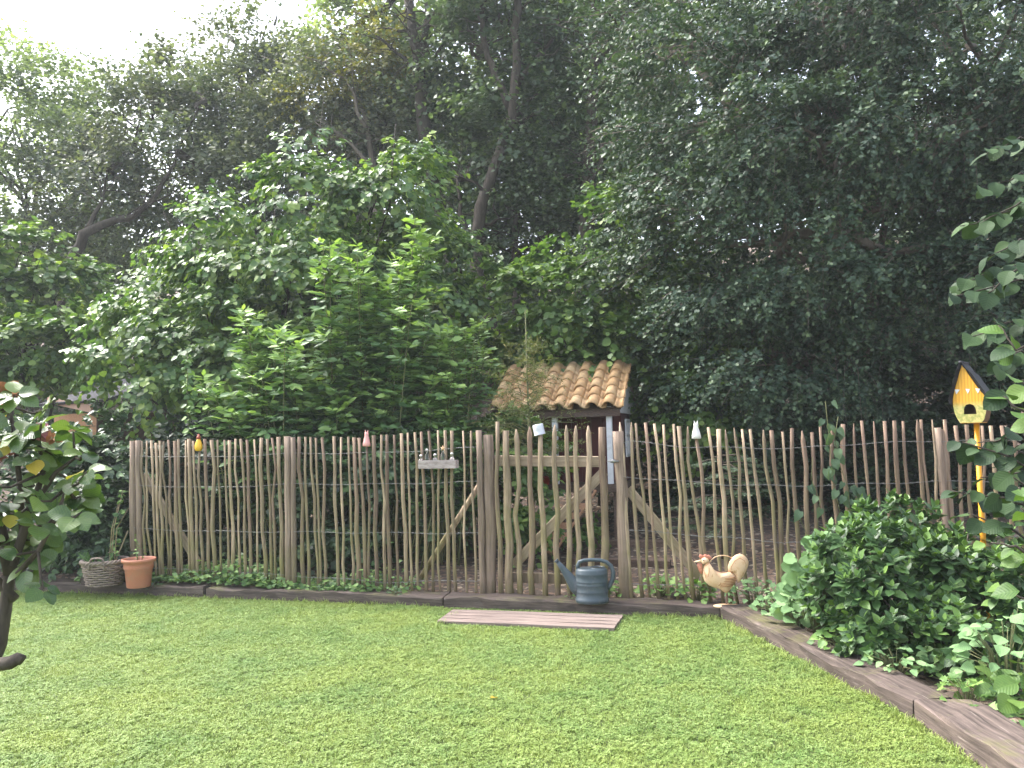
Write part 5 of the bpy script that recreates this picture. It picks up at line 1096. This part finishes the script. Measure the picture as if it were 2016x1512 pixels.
clump('cranesbill_plant', 'low cranesbill plant between the rooster and the mallow at the sleeper edge', gpos(1535, 1215), 70, .19, .18, .052, 'lobed', 1.2, LO['mallow'], group=G2, seed=7)
clump('strawberry_plant', 'small leafy plant at the foot of the gate post behind the watering can', gpos(1219, 1178), 30, .10, .14, .05, 'scallop', .9, LO['straw'], group=G2, seed=8)
clump('strawberry_plant', 'tiny sprout at the spout side of the watering can', gpos(1122, 1180, .09), 6, .03, .05, .03, 'round', 1.0, LO['straw'], group=G2, seed=9)
clump('weed_plant', 'leafy weed with oval leaves at the edge of the near right bed', gpos(1850, 1325), 26, .14, .16, .075, 'ovate', 1.2, LO['mallow'], group='weeds in the right bed', seed=12)
clump('weed_plant', 'yellowish ragged weed at the end of the nearest sleeper', gpos(1905, 1385), 40, .16, .12, .06, 'lobed', 1.2, LO['straw'], group='weeds in the right bed', seed=13)
clump('weed_plant', 'tall pale leafed weed at the right edge above the nearest sleeper', gpos(1985, 1370), 60, .22, .42, .085, 'ovate', 1.1, LO['mallow'], group='weeds in the right bed', seed=14)
clump('weed_plant', 'broad round leafed plant in the right bottom corner', gpos(2030, 1400), 22, .16, .22, .12, 'round', 1.1, LO['hazelyoung'], group='weeds in the right bed', seed=15)
clump('weed_plant', 'small fern green weed below the evergreen bush beside the sleeper', gpos(1700, 1300), 34, .14, .13, .05, 'ovate', 1.0, LO['straw'], group='weeds in the right bed', seed=16)
clump('weed_plant', 'weed rooted between sleepers left of the plank step', on_z(775, 1184, .03), 40, .08, .12, .03, 'lobed', 1.0, LO['bind'], group='weeds along the sleepers', seed=17)
clump('weed_plant', 'weed against the sleeper under the terracotta pot', on_z(305, 1168, .03), 34, .09, .14, .035, 'ovate', 1.0, LO['bind'], group='weeds along the sleepers', seed=18)
# ground cover along the left fence
r = np.random.RandomState(120); n = 5200; u = r.uniform(300, 830, n); dens = np.interp(u, [300, 420, 560, 680, 760, 830], [1, .95, .9, .75, .2, .05]); u = u[r.rand(n) < dens]
P = np.array([tuple(on_fence(x, 1150, 0)) for x in u]); off = r.uniform(-.14, .35, len(P)); P[:, 1] += off; P[:, 2] = bank(P[:, 0], P[:, 1]) + np.abs(r.normal(0, .05, len(P))) * (1 + .6 * np.sin(P[:, 0] * 4)) + .005
ang = r.rand(len(P)) * 6.28; A = np.stack([np.cos(ang), np.sin(ang), r.normal(0, .3, len(P))], -1)
tag(link('ground_cover', leaf_mesh('ground_cover', 'heart', P, A, np.array([0, -.5, 1.]) + r.normal(0, .35, (len(P), 3)), r.uniform(.025, .06, len(P)), r.rand(len(P))), L['cover'], None, False), 'creeping green ground cover at the foot of the left fence', 'ground cover', kind='stuff')
n = 6500; x = r.uniform(1.9, 4.0, n); y = r.uniform(2.6, 6.6, n); ok = x > 1.98 + np.clip(6.4 - y, 0, 2.2) * .18 - .02; x, y = x[ok], y[ok]; ang = r.rand(len(x)) * 6.28
tag(link('bed_weeds', leaf_mesh('bed_weeds', 'ovate', np.stack([x, y, .06 + np.abs(r.normal(0, .05, len(x)))], -1), np.stack([np.cos(ang), np.sin(ang), r.normal(.3, .3, len(x))], -1), np.array([0, -.4, 1.]) + r.normal(0, .4, (len(x), 3)), r.uniform(.03, .075, len(x)), r.rand(len(x))), L['cover'], None, False), 'scattered small weeds covering the right bed', 'weeds', kind='stuff')

# bindweed climbing a pale of the right fence
r = np.random.RandomState(131); q0 = base_on_fence(1665, -.06); bt = empty('climbing_bindweed', q0, 'bindweed with heart shaped leaves climbing the right fence pales', 'climber'); mb = MB(); PP = []; AA = []; NN = []; LL = []
for (tx, ty, n) in ((1625, 790, 26), (1650, 820, 26), (1690, 960, 16), (1600, 900, 10), (1560, 1000, 8)):
    tp = on_fence(tx, ty, -.05); pth = limb_path(q0 + FD * r.normal(0, .08), tp, 8, .10); mb.tube(pth, .0028, 4)
    for k in range(n):
        s = r.rand() ** .8; i = min(int(s * 8), 7); e = pth[i].lerp(pth[i+1], s * 8 - i); a = r.rand() * 6.28; PP.append(np.array(e) + r.normal(0, .03, 3) * [1, .5, 1]); AA.append([math.cos(a) * .7, -.2, -1.0]); NN.append([r.normal(0, .4), -1, .4]); LL.append(r.uniform(.05, .10))
mb.build('stem', M['twig'], bt); big_leaf_objects(bt, np.array(PP), np.array(AA), np.array(NN), LL, [one_leaf('leaf', 'heart', .95, LO['bind'], 60 + i) for i in range(3)])
# hanging hop strand by the left fence
r = np.random.RandomState(133); a0 = at(368, 690, 8.6); a1 = at(372, 850, 8.6); vt = empty('hanging_vine', a1, 'narrow hanging vine with small leaves above the left fence', 'climber'); mb = MB(); mb.tube(limb_path(a1, a0, 6, .05), .004, 4); mb.build('stem', M['twig'], vt)
n = 70; tt = r.rand(n); P = np.array(a0)[None] * (1 - tt[:, None]) + np.array(a1)[None] * tt[:, None] + r.normal(0, .02, (n, 3)); ang = r.rand(n) * 6.28
tag(link('leaves', leaf_mesh('leaves', 'ovate', P, np.stack([np.cos(ang), np.sin(ang) * .5, -.5 + 0 * ang], -1), r.normal(0, .5, (n, 3)) + [0, -.6, .6], r.uniform(.04, .08, n), r.rand(n)), L['cover'], vt, False), kind='stuff')

# ------------------------------------------------------------------ hazel reaching in from the right edge
def branch_shrub(name, label, base, branches, Y, leaf, kind, width, mats, seed, spacing=.055, hang=.5, tilt=.9, rad=.010, bark='bark'):
    r = np.random.RandomState(seed); base = Vector(base); t = empty(name, base, label, 'shrub'); mb = MB(); PP = [[] for _ in mats]; AA = [[] for _ in mats]; NN = [[] for _ in mats]; LL = [[] for _ in mats]
    for (pts, mi) in branches:
        q = [at(x, y, Y_) for (x, y, Y_) in pts]; full = []
        for a, b_ in zip(q[:-1], q[1:]): full += limb_path(a, b_, 4, .05)[:-1]
        full.append(q[-1]); k = len(full); mb.tube(full, [rad * (1 - .75 * i / k) for i in range(k)], 5)
        Lt = sum((b_ - a).length for a, b_ in zip(full[:-1], full[1:])); n = int(Lt / spacing)
        for i in range(n):
            s = (i + r.rand()) / n * (k - 1); j = min(int(s), k - 2); e = full[j].lerp(full[j+1], s - j); d = (full[j+1] - full[j]).normalized(); sg = 1 if i % 2 else -1; sd_ = d.cross(Z).normalized() * sg
            w = mi if (mi == 0 or r.rand() < .75) else 0
            PP[w].append(np.array(e) + r.normal(0, .015, 3)); AA[w].append(np.array(d * .6 + sd_ * .7 - Z * hang) + r.normal(0, .25, 3)); NN[w].append(np.array([0, -tilt, 1.0]) + r.normal(0, .35, 3)); LL[w].append(leaf * r.uniform(.65, 1.2))
    mb.build('stems', M[bark], t)
    for w, m_ in enumerate(mats):
        if PP[w]: big_leaf_objects(t, np.array(PP[w]), np.array(AA[w]), np.array(NN[w]), LL[w], [one_leaf('leaf', kind, width, m_, seed + i) for i in range(3)])
    return t
br = []
for (x, y, Y_) in ((1890, 420, 5.6), (1880, 530, 5.6), (1870, 560, 5.4), (1905, 640, 5.2), (1930, 350, 5.8), (1940, 280, 5.9), (1950, 480, 5.3), (1960, 700, 4.9)):
    br.append((((2120, y + 60, Y_ + .2), (2010, y - 10, Y_), (x, y + 25, Y_ - .1)), 0))
br += [(((2110, 420, 5.0), (2020, 390, 5.0), (1930, 440, 5.1)), 0), (((2110, 560, 5.0), (2020, 520, 5.0), (1930, 585, 5.1)), 0), (((2110, 960, 5.2), (2010, 930, 5.2), (1930, 940, 5.2)), 0), (((2110, 1060, 5.2), (2010, 990, 5.1), (1940, 985, 5.1)), 0)]
br += [(((2110, 1000, 4.9), (1990, 900, 4.8), (1895, 870, 4.9)), 0), (((2110, 1050, 4.8), (1980, 980, 4.8), (1870, 965, 4.9)), 0), (((2100, 900, 4.7), (2000, 860, 4.7), (1925, 872, 4.95)), 0), (((2100, 1120, 4.9), (1990, 1040, 5.0), (1905, 1010, 5.1)), 0), (((2120, 1000, 4.6), (1995, 940, 4.6)), 0), (((2110, 930, 5.3), (2010, 890, 5.3), (1955, 870, 5.4)), 0),
       (((2090, 860, 4.4), (1995, 800, 4.4), (1968, 772, 4.5)), 1), (((2110, 650, 4.6), (2000, 690, 4.6), (1965, 640, 4.7)), 1), (((2100, 800, 4.5), (1990, 745, 4.5)), 1)]
branch_shrub('hazel_bush', 'dark broad leaved hazel reaching in at the right edge past the birdhouse', (3.6, 5.3, .05), br, 5, .125, 'round', 1.05, [LO['hazel'], LO['hazelyoung']], 141, .06)
br = [(((2080, 1130, 3.9), (2000, 1075, 3.9), (1950, 1068, 3.95)), 1), (((2080, 1060, 3.8), (2010, 1000, 3.8)), 1), (((2090, 1230, 3.7), (2020, 1180, 3.7), (1975, 1160, 3.8)), 1), (((2100, 1000, 4.1), (2005, 960, 4.1)), 1)]
branch_shrub('young_hazel', 'bright young leaves poking in from the right edge near the camera', (2.75, 3.9, .05), br, 4, .10, 'ovate', 1.2, [LO['hazel'], LO['hazelyoung']], 142, .045, tilt=.5)

# ------------------------------------------------------------------ shrub in the left foreground
Yl = 3.1; b0 = at(-60, 1420, Yl); b0.z = 0; t = empty('rhododendron_bush', b0, 'old bush with thick dark stems and yellowing leaves in the left foreground', 'shrub')
mb = MB(); TR = [([b0] + pp([(-30, 1340), (-2, 1270), (10, 1200), (18, 1130), (42, 1060), (66, 990), (85, 930)], Yl), .034, .010), (pp([(-10, 1310), (20, 1305), (36, 1296), (44, 1300)], Yl - .05), .026, .020), (pp([(22, 1130), (0, 1040), (-20, 960), (-10, 880)], Yl), .025, .010), (pp([(35, 1130), (75, 1085), (115, 1010), (130, 960)], Yl - .05), .012, .005), (pp([(70, 990), (110, 930), (150, 900)], Yl), .012, .005), (pp([(45, 1060), (40, 960), (30, 880), (20, 800)], Yl + .05), .013, .006), (pp([(85, 930), (78, 880), (76, 850)], Yl), .009, .005), (pp([(30, 1180), (-20, 1130), (-60, 1040)], Yl), .02, .010)]
for pts, r0, r1 in TR: k = len(pts); mb.tube(pts, [r0 + (r1 - r0) * i / (k - 1) for i in range(k)], 8, True, 1.0, None, .07, rng)
r = np.random.RandomState(151); PP = [[], []]; AA = [[], []]; NN = [[], []]; LL = [[], []]
whorls = []
for i in range(52):
    x = r.uniform(-50, 165); y = 800 + r.rand() ** .8 * 290 + max(0, x - 90) * .5; whorls.append((x, y))
whorls = [(x, y) for x, y in whorls if not (x > 95 and y > 1030)] + [(75, 1110), (50, 1120), (150, 950), (170, 930), (95, 1060), (20, 1010), (60, 860), (110, 870), (15, 860), (-20, 800), (30, 780), (85, 1160)]
for (x, y) in whorls:
    c = at(x, y, Yl + r.normal(0, .14)); od = np.array([r.normal(0.1, .4), r.normal(-.3, .4), .9]); od = od / np.linalg.norm(od); near = min([p_ for pts, _, _ in TR[:7] for p_ in pts], key=lambda p_: (p_ - c).length)
    mb.tube([near, near.lerp(c, .6) - Z * .02, c], [.006, .005, .004], 5); s1 = nrm(np.cross(od, [1, .2, 0])); s2 = np.cross(od, s1); k = r.randint(4, 7)
    for j in range(k):
        a = j * 6.28 / k + r.rand() * .5; d = s1 * math.cos(a) + s2 * math.sin(a) + od * r.uniform(-.1, .45); w = 1 if r.rand() < .035 else 0
        PP[w].append(np.array(c) + d * .012); AA[w].append(d - np.array([0, 0, .25])); NN[w].append(od + r.normal(0, .2, 3)); LL[w].append(.074 * r.uniform(.7, 1.15))
mb.build('stems', M['bark'], t)
for w, m_ in enumerate((LO['rhodo'], LO['rhodoyellow'])): big_leaf_objects(t, np.array(PP[w]), np.array(AA[w]), np.array(NN[w]), LL[w], [one_leaf('leaf', 'round', 1.05, m_, 160 + w * 5 + i) for i in range(4)])
for (x, y, s, m_) in ((12, 775, .045, 'deadflower'), (76, 852, .035, 'pinkflower'), (105, 862, .026, 'deadflower'), (6, 892, .03, 'pinkflower')):
    c = at(x, y, Yl); mb = MB(); me = None; q = r.normal(0, 1, (26, 3)); q = nrm(q); P = np.array(c)[None] + q * s * .35
    o = link('dead_flower', leaf_mesh('dead_flower', 'round', P, q + r.normal(0, .4, q.shape), r.normal(0, 1, q.shape), s * r.uniform(.6, 1.1, 26), r.rand(26)), M[m_], t, False)

# ------------------------------------------------------------------ haze volume added to stand in for lens glare
m = bpy.data.materials.new('glare_haze'); m.use_nodes = True; nt = m.node_tree; nt.nodes.clear()
vo = nt.nodes.new('ShaderNodeVolumePrincipled'); vo.inputs['Color'].default_value = (.88, .94, 1.0, 1); vo.inputs['Density'].default_value = HAZE; vo.inputs['Anisotropy'].default_value = .3
ot = nt.nodes.new('ShaderNodeOutputMaterial'); nt.links.new(vo.outputs[0], ot.inputs['Volume'])
mb = MB(); mb.box((0, 120, 7.4), (265, 0, 0), (0, 185, 0), (0, 0, 8.6)); o = mb.build('haze', m, None, False); tag(o, 'thin haze added for lens glare over the garden and the wood', 'haze', kind='stuff')

# a dead leaf lying on the lawn
q = on_z(965, 1374, .022); fl_ = place('fallen_leaf', one_leaf('fallen_leaf', 'ovate', 1.1, LO['rhodoyellow'], 8), mat_from(q, Vector((.045, .02, .004)), Vector((-.02, .045, 0)), Vector((0, -.01, .045))))
tag(fl_, 'single dry yellow brown leaf lying on the lawn', 'leaf')
